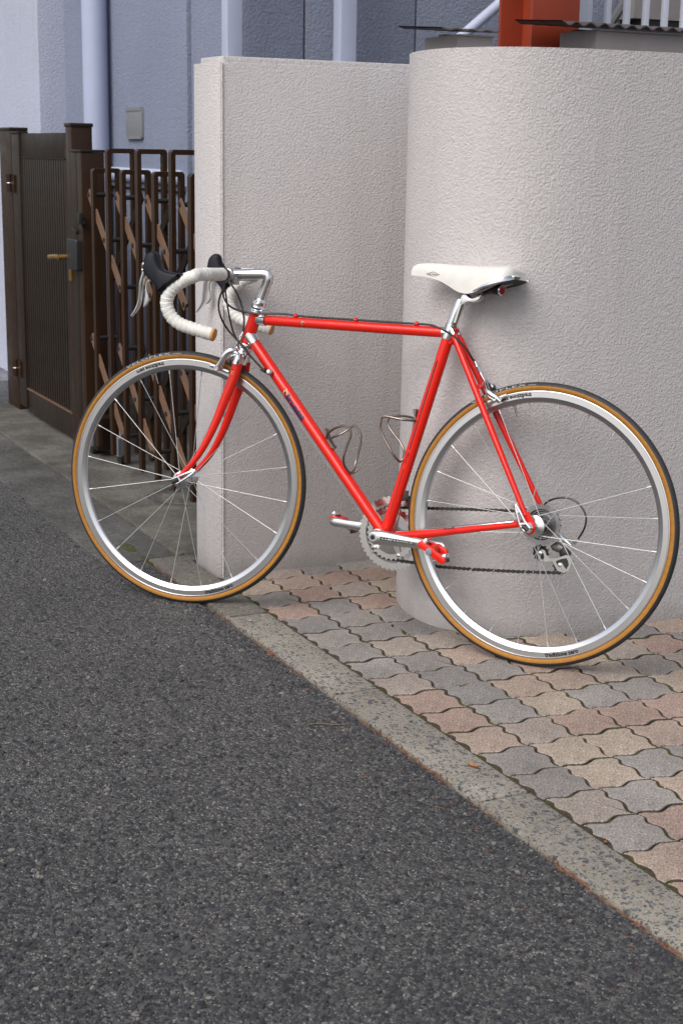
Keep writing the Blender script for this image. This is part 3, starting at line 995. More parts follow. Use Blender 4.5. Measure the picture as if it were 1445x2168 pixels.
# --- lettering -------------------------------------------------------------
def text_flat(body, size, bold=0., slices=6, spacing=1.):
    """2D triangles of a line of text, lower left at the origin"""
    cu = bpy.data.curves.new('lettering', 'FONT')
    cu.body = body
    cu.size = size
    cu.offset = bold * size
    cu.resolution_u = 3
    cu.space_character = spacing
    ob = bpy.data.objects.new('lettering', cu)
    col.objects.link(ob)
    dg = bpy.context.evaluated_depsgraph_get()
    me = bpy.data.meshes.new_from_object(ob.evaluated_get(dg))
    bpy.data.objects.remove(ob)
    bm = bmesh.new()
    bm.from_mesh(me)
    bpy.data.meshes.remove(me)
    ys_ = [v.co.y for v in bm.verts]
    lo, hi = min(ys_), max(ys_)
    for i in range(1, slices):
        bmesh.ops.bisect_plane(bm, geom=bm.verts[:] + bm.edges[:] + bm.faces[:], plane_co=(0, lo + (hi - lo) * i / slices, 0), plane_no=(0, 1, 0))
    bm.verts.ensure_lookup_table()
    x0 = min(v.co.x for v in bm.verts)
    for i, v in enumerate(bm.verts):
        v.index = i
    V = [(v.co.x - x0, v.co.y, 0) for v in bm.verts]
    Fc = [tuple(v.index for v in f.verts) for f in bm.faces]
    bm.free()
    return V, Fc
def flat_poly(pts, slices=5):
    bm = bmesh.new()
    bm.faces.new([bm.verts.new((x, y, 0)) for x, y in pts])
    bmesh.ops.triangulate(bm, faces=bm.faces[:])
    ys_ = [y for x, y in pts]
    for i in range(1, slices):
        bmesh.ops.bisect_plane(bm, geom=bm.verts[:] + bm.edges[:] + bm.faces[:], plane_co=(0, min(ys_) + (max(ys_) - min(ys_)) * i / slices, 0), plane_no=(0, 1, 0))
    for i, v in enumerate(bm.verts):
        v.index = i
    V = [(v.co.x, v.co.y, 0) for v in bm.verts]
    Fc = [tuple(v.index for v in f.verts) for f in bm.faces]
    bm.free()
    return V, Fc
def wrap(geo, A, d, r, u0, a0, lift=.0003, up=None):
    """lay flat geometry on the left side of a tube: x along d, y around it"""
    A, d = np.asarray(A, float), unit(d)
    ey = unit(YL - d * (YL @ d))
    et = np.cross(ey, d)
    if up is not None and et @ np.asarray(up, float) < 0:
        et = -et
    out_ = []
    for x, y, z in geo[0]:
        a = a0 + y / r
        out_.append(A + d * (u0 + x) + (r + lift) * (ey * math.cos(a) + et * math.sin(a)))
    return out_, geo[1]
def extent(geo):
    V = np.array(geo[0])
    return V[:, 0].max() - V[:, 0].min(), V[:, 1].min(), V[:, 1].max()

# --- wheels ----------------------------------------------------------------
TC, TR = .3225, .0115
def tyre_mesh():
    prof = []
    for a in np.linspace(-152, 152, 33):
        prof.append((TC + TR * math.cos(R_(a)), TR * math.sin(R_(a)), abs(a)))
    geo = lathe([(r, h) for r, h, a in prof], (0, 0, 0), (0, 1, 0), 160, closed=True)
    mi = []
    for i in range(len(prof)):
        a = (prof[i][2] + prof[(i + 1) % len(prof)][2]) / 2
        mi += [0 if a < 80 else 1] * 160
    return make_mesh('tyre', geo, [MT['tread'], MT['tan']], smooth=60, midx=mi)
def rim_mesh():
    pr = [(.3135, .0088), (.3142, .0098), (.3122, .0102), (.3112, .0094), (.2985, .0094), (.2978, .0090), (.2905, .0078), (.2872, .0055), (.2862, .0)]
    full = pr + [(r, -h) for r, h in pr[::-1][1:]]
    geo = lathe(full, (0, 0, 0), (0, 1, 0), 160, closed=True)
    return make_mesh('rim', geo, MT['rim'], smooth=28)
ME_T, ME_R = tyre_mesh(), rim_mesh()
def ring_text(body, size, rad, ang, y, bold=.012):
    """lettering on a wheel's side, letter tops towards the hub; ang measured in the wheel plane"""
    V, Fc = text_flat(body, size, bold, 1)
    w = max(v[0] for v in V)
    out_ = []
    for x, yy, z in V:
        r = rad - yy
        a = ang + (x - w / 2) / rad * -1
        out_.append((r * math.cos(a), y, r * math.sin(a)))
    return out_, Fc
def wheel(name, mtx, nsp, label):
    w = bpy.data.objects.new(name, None)
    col.objects.link(w)
    w.parent = bike
    w.matrix_local = mtx
    w['label'] = label
    w.empty_display_size = .1
    link('tyre', ME_T, w)
    link('rim', ME_R, w)
    return w
S3 = np.array([rot_ax(e, STEER) for e in np.eye(3)]).T
Sm = Matrix([[*S3[i], (SA0 - S3 @ SA0)[i]] for i in range(3)] + [[0, 0, 0, 1]])
wf = wheel('front_wheel', Sm @ Matrix.Translation((WB, 0, RW)), 20, 'narrow front wheel with tan sidewall tyre and polished rim')
wr = wheel('rear_wheel', Matrix.Translation((0, 0, RW)), 24, 'narrow rear wheel with tan sidewall tyre and polished rim')
spm = {}
def spokes(w, n, flange, yf, cross, a_off, yoff=0.):
    rr = .288
    for k in range(n):
        a = a_off + 2 * math.pi * k / n
        side = 1 if k % 2 == 0 else -1
        ha = a + cross * (1 if (k // 2) % 2 == 0 else -1)
        yy = (yf if side > 0 else -yf) + yoff
        p0 = np.array([flange * math.cos(ha), yy, flange * math.sin(ha)])
        p1 = np.array([rr * math.cos(a), side * .002, rr * math.sin(a)])
        d = unit(p1 - p0)
        g = join(tube([p0, p1], .00088, 6), tube([p1 - d * .012, p1 + d * .002], .0021, 8))
        link('spoke', make_mesh('spoke', g, MT['steel']), w)
spokes(wf, 20, .019, .033, .0, R_(6.6))
spokes(wr, 24, .023, .030, R_(62), R_(4.9), -.004)
def hub(w, fl, yf, body):
    pr = [(.006, -.047), (.009, -.046), (.0105, -yf - .006), (fl + .003, -yf - .0015), (fl + .003, -yf + .0015), (body + .004, -yf + .006), (body, -yf + .014),
          (body, yf - .014), (body + .004, yf - .006), (fl + .003, yf - .0015), (fl + .003, yf + .0015), (.0105, yf + .006), (.009, .046), (.006, .047)]
    h = link('hub', make_mesh('hub', lathe(pr, (0, 0, 0), (0, 1, 0), 32), MT['alloy']), w)
hub(wf, .019, .033, .011)
hub(wr, .023, .030, .016)
for w, aa in ((wf, (R_(-111.2), R_(69.2))), (wr, (R_(-106.9), R_(74.4)))):
    for a in aa:
        link('rim_lettering', make_mesh('rim_lettering', ring_text('tradizione zero', .0135, .3090, a, .0097, .045), MT['ink'], smooth=0), w)

# tyre lettering on the upper sidewall of the tread and valves
def tyre_text(w, parts_, c, fn):
    for body, size, pa, pb in parts_:
        V, Fc = text_flat(body, size, .02, 4, 1.15)
        wd = max(v[0] for v in V)
        aa = [math.atan2((fn(*q, .008) - c)[2], (fn(*q, .008) - c)[0]) for q in (pa, pb)]
        o_ = []
        for x, yy, z in V:
            th = R_(70) - yy / TR
            a = aa[0] + (aa[1] - aa[0]) * x / wd
            r2 = TC + (TR + .0003) * math.cos(th)
            o_.append((r2 * math.cos(a), (TR + .0003) * math.sin(th), r2 * math.sin(a)))
        link('tyre_lettering', make_mesh('tyre_lettering', (o_, Fc), MT['tyre_ink'], smooth=0), w)
tyre_text(wr, (('VELOFLEX', .0085, (994, 849), (1114, 816)), ('OPEN', .0045, (1118, 815), (1134, 813))), np.array([0, 0, RW]), BP)
tyre_text(wf, (('VELOFLEX', .0085, (266, 776), (362, 749)), ('OPEN', .0045, (366, 748), (384, 746))), np.array([WB, 0, RW]), SP)
for w, a in ((wf, R_(70.1)), (wr, R_(72.9))):
    d = np.array([math.cos(a), 0, math.sin(a)])
    link('valve', make_mesh('valve', join(tube([d * .289, d * .268], .0027, 8), tube([d * .268, d * .258], .0018, 8), lathe([(.0042, 0), (.0042, .003)], d * .283, d, 10)), MT['dark_steel']), w)

# --- frame -----------------------------------------------------------------
def HP(z):
    return np.array([SA0[0] + .005 - (z - SA0[2]) * .3057, 0, z])
TT0, TT1 = BP(556, 677.5), BP(941, 704)
ST0, ST1 = BP(946, 721.5), BP(824.7, 1108)
BB = np.array([.3925, 0, .2600])
DT0, DT1 = BP(537.8, 725.5), BP(795.3, 1108)
dst = unit(ST1 - ST0)
STT = ST0 - dst * .040                       # top of the seat tube
ddt = unit(DT1 - DT0)
dtt = unit(TT1 - TT0)
top_tube = bpart('top_tube', tube([TT0 - dtt * -.012, TT1 + dtt * .012], .0128, 24), MT['red'])
down_tube = bpart('down_tube', tube([DT0 + ddt * .004, BB - ddt * .004], .0146, 24), MT['red'])
seat_tube = bpart('seat_tube', tube([ST0 - dst * .004, BB], .0145, 24), MT['red'])
hdir = unit(HP(.79) - HP(.69))
head_tube = bpart('head_tube', tube([HP(.694), HP(.700), HP(.72), HP(.76), HP(.778), HP(.784)], [.0175, .0168, .0162, .0162, .0168, .0175], 24), MT['red'])
bpart('bottom_bracket', lathe([(.0195, -.034), (.0205, -.033), (.0205, .033), (.0195, .034)], BB, YL, 28), MT['red'])
bpart('bottom_bracket_cup', lathe([(.018, .034), (.0185, .036), (.0185, .046), (.014, .047)], BB, YL, 24), MT['satin'])
bpart('head_lug', join(tube([TT0 + dtt * -.014, TT0 + dtt * .010], .0147, 22), lathe([(.0178, 0), (.0182, .002), (.0182, .008), (.0176, .009)], HP(.7765), hdir, 24)), MT['chrome'], label='chromed upper head lug')
bpart('head_lug', join(tube([DT0 - ddt * .024, DT0 - ddt * .008, DT0 + ddt * .004], [.0180, .0170, .0164], 22), lathe([(.0178, 0), (.0186, .002), (.0186, .012), (.0174, .016)], HP(.684), hdir, 24)), MT['chrome'], label='chromed lower head lug')
bpart('seat_lug', join(tube([ST0 - dst * .004, ST0 - dst * .012, STT], [.0156, .0160, .0158], 22), tube([TT1 - dtt * .004, TT1 + dtt * .014], .0143, 22)), MT['chrome'], label='chromed seat lug')
bx = unit(np.cross(YL, dst))
if bx[0] > 0:
    bx = -bx
bpart('seat_cluster', join(tube([STT + bx * .010 + dst * .004, ST0 + bx * .009 + dst * .004], .0105, 16)), MT['red'])
# stays and dropouts
ND = BP(1121, 1100, .061)
DR = np.array([.0, .062, RW])
for s, nm in ((1, ''), (-1, '')):
    a = BB + np.array([-.006, s * .021, -.006])
    b = np.array([.028, s * .060, RW + .0035])
    pts = cr([a, a * .72 + b * .28 + [0, s * .004, 0], a * .4 + b * .6 + [0, s * .001, 0], b], 5)
    nr = len(pts)
    rr = np.interp(np.linspace(0, 1, nr), [0, .3, .6, 1], [.0120, .0115, .0085, .0072])
    bpart('chain_stay', tube(pts, rr, 16, r2=np.interp(np.linspace(0, 1, nr), [0, .4, .6, 1], [.0095, .0080, .0080, .0070]), ref=YL), MT['red'] if s > 0 else MT['chrome'])
    a = BP(*Z6(572, 905), .0) + np.array([0, s * .0145, 0]) + np.array([.004, 0, .012])
    b = np.array([.011, s * .0605, RW + .026])
    pts = [a + (b - a) * t for t in np.linspace(0, 1, 8)]
    ss = bpart('seat_stay', tube(pts, [.0078, .0080, .0080, .0080, .0078, .0074, .0068, .0060], 16), MT['red'])
    d = unit(b - a)
    bpart('stay_cap', tube([a - d * .019, a - d * .012, a + d * .008, a + d * .016], [.0035, .0075, .0082, .0060], 14, r2=[.003, .0050, .0060, .004]), MT['chrome'], ss)
    # dropout plate
    c = np.array([0, s * .0605, RW])
    pl = [(.040, .010), (.020, .014), (.016, .034), (.004, .036), (-.006, .020), (-.014, .010), (-.016, -.004), (-.010, -.014), (0, -.017), (.012, -.013), (.024, -.002), (.040, -.004)]
    bpart('dropout', prism([c + np.array([x, -.003, z]) for x, z in pl], (0, .006, 0)), MT['red'], bevel=.0012, bseg=1)
cB = BP(*Z6(812, 1350), 0)
bpart('brake_bridge', tube([cB - YL * .022, cB + YL * .022], .0055, 12), MT['red'])
bpart('stay_bridge', tube([BB + np.array([-.055, -.026, .004]), BB + np.array([-.055, .026, .004])], .006, 12), MT['red'])

# --- fork, headset, stem ---------------------------------------------------
zf = zm(130, 720, 2.676)
CRW = HP(.664)
bl = sp_(zf, [(995, 130), (985, 180), (958, 255), (920, 350), (868, 480), (808, 600), (748, 690), (700, 742)], .0)
# blades: in-plane positions from the near blade, spreading outwards to the axle
for s in (1, -1):
    pts = []
    for i, q in enumerate(((995, 130), (985, 180), (958, 255), (920, 350), (868, 480), (808, 600), (748, 690), (697, 745))):
        yy = [.030, .031, .034, .037, .041, .045, .048, .050][i]
        v = SP(*zf(*q), yy)
        pts.append(np.array([v[0], s * yy, v[2]]))
    pts[-1] = np.array([WB - .004, s * .050, RW + .012])
    pts = cr(pts, 4)
    t = np.linspace(0, 1, len(pts))
    bpart('fork_blade', tube(pts, np.interp(t, [0, .35, .7, 1], [.0138, .0132, .0092, .0064]), 18, r2=np.interp(t, [0, .35, .7, 1], [.0098, .0095, .0084, .0062]), ref=YL), MT['red'], S=True)
    bpart('fork_end', prism([np.array([WB + x, s * .050 - .0025, RW + z]) for x, z in ((-.012, .016), (.004, .018), (.011, .006), (.010, -.006), (.004, -.011), (-.005, -.009), (-.010, 0))], (0, .005, 0)), MT['red'], S=True, bevel=.001, bseg=1)
cdir = np.array([math.cos(HA), 0, -math.sin(HA)])
cp = [HP(.668), HP(.655)]
crown = [tube([HP(.674), HP(.668), HP(.660), HP(.648)], [.0165, .0185, .0190, .0175], 22)]
sh0 = SP(*zf(990, 128), .030)
for s in (1, -1):
    q = np.array([sh0[0], s * .030, sh0[2]])
    pth = cr([HP(.660), HP(.664) + np.array([.002, s * .016, -.001]), q + np.array([-.004, -s * .003, .012]), q + np.array([.0, 0, -.004])], 5)
    crown.append(tube(pth, np.interp(np.linspace(0, 1, len(pth)), [0, .5, 1], [.0150, .0140, .0148]), 16, r2=np.interp(np.linspace(0, 1, len(pth)), [0, .5, 1], [.010, .0105, .0112])))
bpart('fork_crown', join(*crown), MT['chrome'], S=True, label='chromed fork crown')
bpart('headset_lower', lathe([(.0150, 0), (.0195, .001), (.0205, .004), (.0195, .007), (.0175, .009), (.0185, .013), (.0170, .016)], HP(.6715), hdir, 28), MT['chrome'], S=True)
bpart('headset_upper', lathe([(.0170, 0), (.0178, .003), (.0170, .006), (.0205, .009), (.0215, .012), (.0200, .015), (.0175, .017), (.0180, .021), (.0172, .027), (.0150, .029), (.0135, .033), (.0120, .034)], HP(.7815), hdir, 28), MT['chrome'], S=True)
CL = np.array([.877, 0, .8705])
EL = SP(*Z9(1195, 178), 0)
q0 = HP(.80)
vq = unit(EL - q0)
ve = unit(CL - EL)
stp = [q0, q0 + (EL - q0) * .55, EL - vq * .020, EL - vq * .007 + ve * .003, EL + ve * .007 - vq * .002, EL + ve * .020, EL + (CL - EL) * .6, CL - ve * .008]
stem = bpart('stem', tube(stp, [.0118, .0120, .0128, .0140, .0142, .0138, .0134, .0134], 22, r2=[.0116, .0116, .0124, .0130, .0132, .0130, .0128, .0128]), MT['alloy'], S=True, label='polished quill stem')
bpart('bar_clamp', join(lathe([(.0145, -.021), (.0168, -.019), (.0168, .019), (.0145, .021)], CL, YL, 26), obox(CL + np.array([-.012, 0, -.017]), (.010, 0, 0), (0, .012, 0), (0, 0, .008))), MT['satin'], stem, S=True, bevel=.0008, bseg=1)
bpart('clamp_bolt', lathe([(.005, 0), (.005, .006), (.003, .0065)], CL + np.array([-.012, .010, -.018]), (0, 1, 0), 12), MT['dark_steel'], stem, S=True)

# --- handlebar --------------------------------------------------------------
drop_px = [(605, 341), (545, 362), (485, 398), (428, 440), (388, 500), (373, 560), (385, 630), (425, 697), (490, 748), (580, 782), (680, 812), (772, 838)]
hb_ = bpart('handlebar', tube([CL + np.array([0, y, 0]) for y in np.linspace(-.10, .10, 9)], [.0128] * 2 + [.0130] * 5 + [.0128] * 2, 18), MT['satin'], S=True)
for s in (1, -1):
    pts = [CL + np.array([0, .052, 0]), CL + np.array([0, .10, 0]), CL + np.array([.001, .150, 0]), CL + np.array([.010, .182, -.001])]
    pts += [SP(*Z5(*q), .2) for q in drop_px]
    pts = [np.array([v[0], s * v[1], v[2]]) for v in pts]
    fine = cr(pts, 24)
    # even spacing, spiral wraps as a saw-tooth radius
    seg_ = np.r_[0, np.cumsum([np.linalg.norm(fine[i + 1] - fine[i]) for i in range(len(fine) - 1)])]
    L_ = seg_[-1]
    nn = int(L_ / .0016)
    u = np.linspace(0, L_, nn)
    arr = np.array(fine)
    path = [np.array([np.interp(x, seg_, arr[:, k]) for k in range(3)]) for x in u]
    tape_geo = tube(path, .0152, 20)
    V = []
    seg = 20
    for i in range(nn):
        for k in range(seg):
            c = path[i]
            ph = ((u[i] + .004 * math.sin(2 * math.pi * k / seg + 1)) % .0132) / .0132
            f = .98 + .125 * (1 - ph) - (.07 if ph > .90 else 0) + .012 * math.sin(u[i] * 61 + k * .9)
            V.append(c + (tape_geo[0][i * seg + k] - c) * f)
    tp = bpart('bar_tape', (V, tape_geo[1]), MT['tape'], hb_, S=True, smooth=60, label='white perforated handlebar tape')
    e, d = path[-1], unit(path[-1] - path[-4])
    bpart('bar_plug', lathe([(.0160, -.004), (.0163, 0), (.0150, .0025), (.004, .0035)], e, d, 22), MT['cork'], hb_, S=True)
    bpart('finishing_band', lathe([(.0145, -.007), (.0176, -.006), (.0176, .006), (.0145, .007)], CL + np.array([0, s * .048, 0]), YL, 24), MT['black'], hb_, S=True)
    # hood, lever, paddle
    hpx = [(190, 225), (205, 170), (238, 138), (275, 132), (302, 155), (312, 200), (325, 245), (350, 280), (395, 303), (455, 313), (528, 322), (485, 372), (432, 402), (392, 432), (362, 462), (335, 492), (312, 452), (282, 412), (246, 374), (212, 335), (184, 288)]
    h2 = np.array([(lambda v: (v[0], v[2]))(SP(*Z5(*q), .2)) for q in hpx])
    h2 = np.array(cr([(a, b, 0) for a, b in h2], 3, closed=True))[:, :2]
    area = sum(h2[i - 1][0] * h2[i][1] - h2[i][0] * h2[i - 1][1] for i in range(len(h2)))
    sg_ = 1 if area > 0 else -1
    V, Fc = [], []
    lay = [(-.0185, .0085), (-.0172, .0048), (-.0140, .0018), (-.0085, 0.), (.0085, 0.), (.0140, .0018), (.0172, .0048), (.0185, .0085)]
    for yy, off in lay:
        for x, z in offset_loop(h2, off * sg_):
            V.append(np.array([x, s * .2 + yy, z]))
    m_ = len(h2)
    for r in range(len(lay) - 1):
        for i in range(m_):
            i2 = (i + 1) % m_
            Fc.append((r * m_ + i, r * m_ + i2, (r + 1) * m_ + i2, (r + 1) * m_ + i))
    Fc += [tuple(range(m_)), tuple(range((len(lay) - 1) * m_, len(lay) * m_))]
    hood = bpart('brake_hood', (V, Fc), MT['hood'], hb_, S=True, smooth=60)
    lv = [(200, 262), (185, 315), (160, 400), (153, 480), (143, 560), (118, 622), (78, 678)]
    pts = cr([(lambda v: np.array([v[0], s * .2, v[2]]))(SP(*Z5(*q), .2)) for q in lv], 5)
    t = np.linspace(0, 1, len(pts))
    bpart('brake_lever', tube(pts, np.interp(t, [0, .2, .5, .8, 1], [.0066, .0060, .0052, .0048, .0030]), 12, r2=np.interp(t, [0, .3, .7, 1], [.0085, .0080, .0075, .0055]), ref=YL), MT['alloy'], hb_, S=True)
    pv_ = [(228, 372), (202, 400), (193, 450), (197, 510), (192, 560), (172, 602)]
    pts = cr([(lambda v: np.array([v[0], s * .2 - .004 * s, v[2]]))(SP(*Z5(*q), .2)) for q in pv_], 5)
    t = np.linspace(0, 1, len(pts))
    bpart('shift_paddle', tube(pts, np.interp(t, [0, .25, .5, .75, .9, 1], [.0035, .0030, .0042, .0078, .0058, .001]), 12, r2=np.interp(t, [0, .5, 1], [.004, .003, .002]), ref=YL), MT['satin'], hb_, S=True)
    c = SP(*Z5(203, 240), .2)
    bpart('pivot_plate', lathe([(.0048, 0), (.0048, .003), (.0030, .0036)], np.array([c[0], s * .2 + .0125 * s, c[2]]), (0, s, 0), 14), MT['alloy'], hb_, S=True)
    c = SP(*Z5(185, 288), .2)
    bpart('pivot_bolt', lathe([(.0030, 0), (.0030, .003), (.0018, .0036)], np.array([c[0], s * .2 + .0085 * s, c[2]]), (0, s, 0), 12), MT['chrome'], hb_, S=True)

# --- cables -----------------------------------------------------------------
def cable(name, pts, r=.0026, mat='cable', n=8):
    return bpart(name, tube(cr(pts, n), r, 8), MT[mat])
def ss_(z, q):
    return st(SP(*z(*q[:2]), q[2]))
cb1 = [ss_(Z9, (330, 400, .03)), ss_(Z9, (235, 600, .035)), ss_(Z9, (205, 800, .036)), ss_(Z9, (250, 1010, .035)), BP(*Z9(370, 1230), .032), BP(*Z9(520, 1400), .029), BP(*Z9(680, 1580), .026), BP(*Z9(840, 1780), .023), BP(*Z9(1030, 1985), .020)]
cable('gear_cable', cb1)
cb2 = [ss_(Z9, (330, 470, -.005)), ss_(Z9, (350, 620, -.006)), ss_(Z9, (385, 850, -.008)), ss_(Z9, (430, 1080, -.010)), BP(*Z9(490, 1300), -.012), BP(*Z9(560, 1430), -.016), BP(*Z9(640, 1540), -.022), BP(*Z9(760, 1690), -.024)]
cable('gear_cable', cb2, .0023)
cb3 = [ss_(Z9, (455, 390, -.03)), ss_(Z9, (560, 560, -.02)), ss_(Z9, (640, 760, .0)), ss_(Z9, (685, 980, .010)), ss_(Z9, (690, 1150, .014)), ss_(Z9, (675, 1290, .016))]
cable('front_brake_cable', cb3)
ct = [ss_(Z9, (330, 360, .02)), ss_(Z9, (290, 480, .026)), ss_(Z9, (310, 640, .030)), ss_(Z9, (400, 780, .032)), BP(*Z9(560, 870), .030), BP(*Z9(760, 920), .026), BP(*Z9(1000, 938), .018), BP(*Z9(1440, 945), .010)]
ct += [TT0 + (TT1 - TT0) * t + np.array([0, .006, .0158]) for t in (.25, .5, .75, .92)]
ct += bp(Z6, [(395, 790, .008), (470, 822, .016), (560, 883, .022), (650, 975, .020), (715, 1075, .012), (748, 1112, .008)])
cable('rear_brake_cable', ct)
for q in ((628, 668), (755, 679), (883, 690)):
    c = BP(*q, .0)
    t = (c - TT0) @ dtt
    c = TT0 + dtt * t
    bpart('cable_guide', join(tube([c + [0, .001, .0125], c + [0, .006, .0215]], [.0045, .0018], 10, r2=[.007, .003]), tube([c + dtt * -.004 + [0, .006, .0158], c + dtt * .004 + [0, .006, .0158]], .0044, 12)), MT['red'], top_tube)
# adjuster on the down tube
c = BP(570, 788, .022)
bpart('cable_stop', join(lathe([(.0015, -.009), (.0066, -.006), (.0085, .0), (.0070, .006), (.0020, .009)], c, (-.35, .5, .25), 18)), MT['satin'], down_tube)
c2 = BP(*Z9(1055, 2015), .020)
d_ = unit(c - c2)
bpart('cable_stop_barrel', join(tube([c2 - d_ * .006, c2 + d_ * .010], .0042, 12), tube([c2 + d_ * .002, c2 + d_ * .008], .0058, 12)), MT['dark'], down_tube)
pq = [DT0 + (BB - DT0) * t + np.cross(ddt, YL) * .0 + np.array([.0155 * ddt[2] * -1, .012, 0]) * 0 for t in (0, 1)]
und = unit(np.cross(YL, ddt))
if und[2] > 0:
    und = -und
for yy in (.007, -.007):
    bpart('bare_cable', tube([DT0 + ddt * .075 + und * .0155 + YL * yy * 2, BB - ddt * .02 + und * .019 + YL * yy], .0006, 6), MT['dark_steel'], down_tube)

# --- brakes -----------------------------------------------------------------
fb = bpart('front_brake', join(tube(cr(sp_(Z9, [(640, 1660, .004), (560, 1650, .018), (470, 1645, .028), (390, 1668, .031), (322, 1740, .031), (285, 1830, .030), (240, 1900, .028), (182, 1975, .026)]), 4), .0088, 12, r2=.0058, ref=YL),
        tube(cr(sp_(Z9, [(640, 1665, -.002), (560, 1690, .012), (480, 1730, .022), (420, 1790, .022), (395, 1850, .020)]), 4), .0058, 12, r2=.0045, ref=YL)), MT['chrome'], S=True, smooth=50)
bpart('brake_arm', tube(cr([(lambda v: np.array([v[0], -abs(v[1]) - .004, v[2]]))(q) for q in sp_(Z9, [(640, 1660, .004), (540, 1650, .022), (430, 1660, .030), (340, 1740, .031), (250, 1890, .028), (182, 1975, .026)])], 4), .0062, 12, r2=.0045), MT['chrome'], fb, S=True)
bpart('brake_arm', tube(sp_(Z9, [(640, 1650, .010), (590, 1600, .016), (560, 1530, .020), (598, 1440, .018)]), [.006, .0055, .005, .0055], 12), MT['alloy'], fb, S=True)
bpart('center_bolt', lathe([(.0055, 0), (.0055, .012), (.0030, .014)], SP(*Z9(480, 1690), .0), (1, 0, .1), 14), MT['dark_steel'], fb, S=True)
bpart('barrel_adjuster', join(tube(sp_(Z9, [(675, 1285, .016), (640, 1365, .017)]), [.0030, .0040], 12), tube(sp_(Z9, [(645, 1352, .017), (632, 1385, .017)]), .0058, 14), tube(sp_(Z9, [(632, 1385, .017), (610, 1450, .018)]), .0028, 10)), MT['chrome'], fb, S=True)
c = SP(*Z9(178, 1985), .024)
bpart('pad_bolt', lathe([(.0075, -.008), (.0078, .006), (.0058, .009), (.0028, .009), (.0028, .0065)], c, YL, 18), MT['alloy'], fb, S=True)
for s in (1, -1):
    pp = [(lambda v: np.array([v[0], s * .0155, v[2]]))(q) for q in sp_(Z9, [(60, 1925, .0155), (180, 1962, .0155), (290, 2010, .0155), (400, 2060, .0155)])]
    bpart('brake_pad', tube(cr(pp, 3), .0052, 10, r2=.0046, ref=YL), MT['satin'], fb, S=True)
# rear
rb = bpart('rear_brake', join(tube(cr(bp(Z6, [(838, 1300, .004), (850, 1350, .016), (868, 1395, .026), (905, 1430, .029), (945, 1455, .028), (985, 1490, .026)]), 4), .0064, 12, r2=.0052, ref=YL),
        tube(cr(bp(Z6, [(815, 1335, .0), (850, 1370, .012), (880, 1440, .024), (925, 1475, .026)]), 4), .0052, 12, r2=.0045, ref=YL)), MT['chrome'], smooth=50)
bpart('brake_arm', tube(cr([(lambda v: np.array([v[0], -abs(v[1]), v[2]]))(q) for q in bp(Z6, [(838, 1300, .004), (860, 1360, .022), (905, 1425, .029), (985, 1490, .026)])], 4), .0062, 12), MT['chrome'], rb)
bpart('brake_arm', join(lathe([(.004, -.007), (.008, -.005), (.009, 0), (.007, .005), (.003, .007)], BP(*Z6(905, 1355), -.012), (.3, 1, .2), 18)), MT['dark_steel'], rb)
bpart('barrel_adjuster', join(tube(bp(Z6, [(745, 1105, .008), (762, 1145, .008)]), .0034, 12), tube(bp(Z6, [(762, 1145, .008), (768, 1160, .008)]), .0058, 14), tube(bp(Z6, [(768, 1160, .008), (788, 1205, .006)]), [.0046, .0036], 12), tube(bp(Z6, [(788, 1205, .006), (845, 1310, .004)]), .0012, 8)), MT['chrome'], rb)
bpart('quick_release', tube(bp(Z6, [(795, 1215, .006), (835, 1290, .006), (850, 1310, .008)]), [.0035, .0026, .0055], 10), MT['alloy'], rb)
bpart('pad_bolt', lathe([(.0072, -.008), (.0074, .006), (.0054, .009), (.0026, .009), (.0026, .0065)], BP(*Z6(938, 1462), .024), YL, 18), MT['alloy'], rb)
for s in (1, -1):
    pp = [(lambda v: np.array([v[0], s * .0155, v[2]]))(q) for q in bp(Z6, [(870, 1500, .0155), (930, 1475, .0155), (990, 1450, .0155), (1050, 1430, .0155)])]
    bpart('brake_pad', tube(cr(pp, 3), .0050, 10, r2=.0046, ref=YL), MT['satin'], rb)

# --- seatpost and saddle ------------------------------------------------------
pq = bp(Z6, [(505, 800), (530, 735), (565, 640), (600, 545), (612, 515)])
post = bpart('seat_post', tube([STT + dst * .03] + pq, [.0136, .0136, .0136, .0134, .0128, .0110], 24), MT['alloy'])
ho = cr([(603, 560), (598, 510), (622, 465), (645, 452), (668, 470), (700, 497), (735, 500), (768, 468), (790, 462), (803, 478), (785, 515), (745, 543), (700, 546), (660, 540), (640, 556), (630, 590)], 3, closed=True) if False else [(603, 565), (598, 510), (620, 466), (645, 453), (666, 468), (685, 488), (712, 500), (742, 492), (765, 466), (790, 461), (803, 476), (788, 512), (760, 536), (725, 548), (685, 542), (655, 548), (640, 570)]
bpart('post_head', prism([v - YL * .0 for v in bp(Z6, ho, .0115)], (0, -.023, 0)), MT['alloy'], post, bevel=.0045, bseg=3, smooth=50)
bpart('flute', prism(bp(Z6, [(540, 735), (556, 738), (612, 560), (598, 556)], .0138), (0, -.003, 0)), MT['satin'], post)
sd = [(150, 258, 282, .006), (156, 222, 284, .0125), (172, 196, 287, .0165), (205, 175, 291, .0190), (270, 168, 299, .0195), (340, 168, 310, .0205), (420, 172, 336, .0225), (490, 177, 372, .0260), (560, 183, 418, .0315),
      (620, 187, 448, .0375), (680, 191, 463, .0440), (730, 194, 462, .0495), (780, 197, 440, .0550), (840, 199, 412, .0610), (900, 200, 390, .0660), (970, 200, 368, .0705), (1040, 199, 348, .0725), (1100, 199, 332, .0715), (1150, 203, 320, .0680), (1190, 220, 312, .0610), (1213, 250, 306, .0520), (1220, 275, 302, .045)]
sd = [(x if x < 900 else 900 + (x - 900) * .86, t, bb_, w * (1 if x < 900 else .96)) for x, t, bb_, w in sd]
V, Fc = [], []
M_ = 28
edge_n, edge_f = [], []
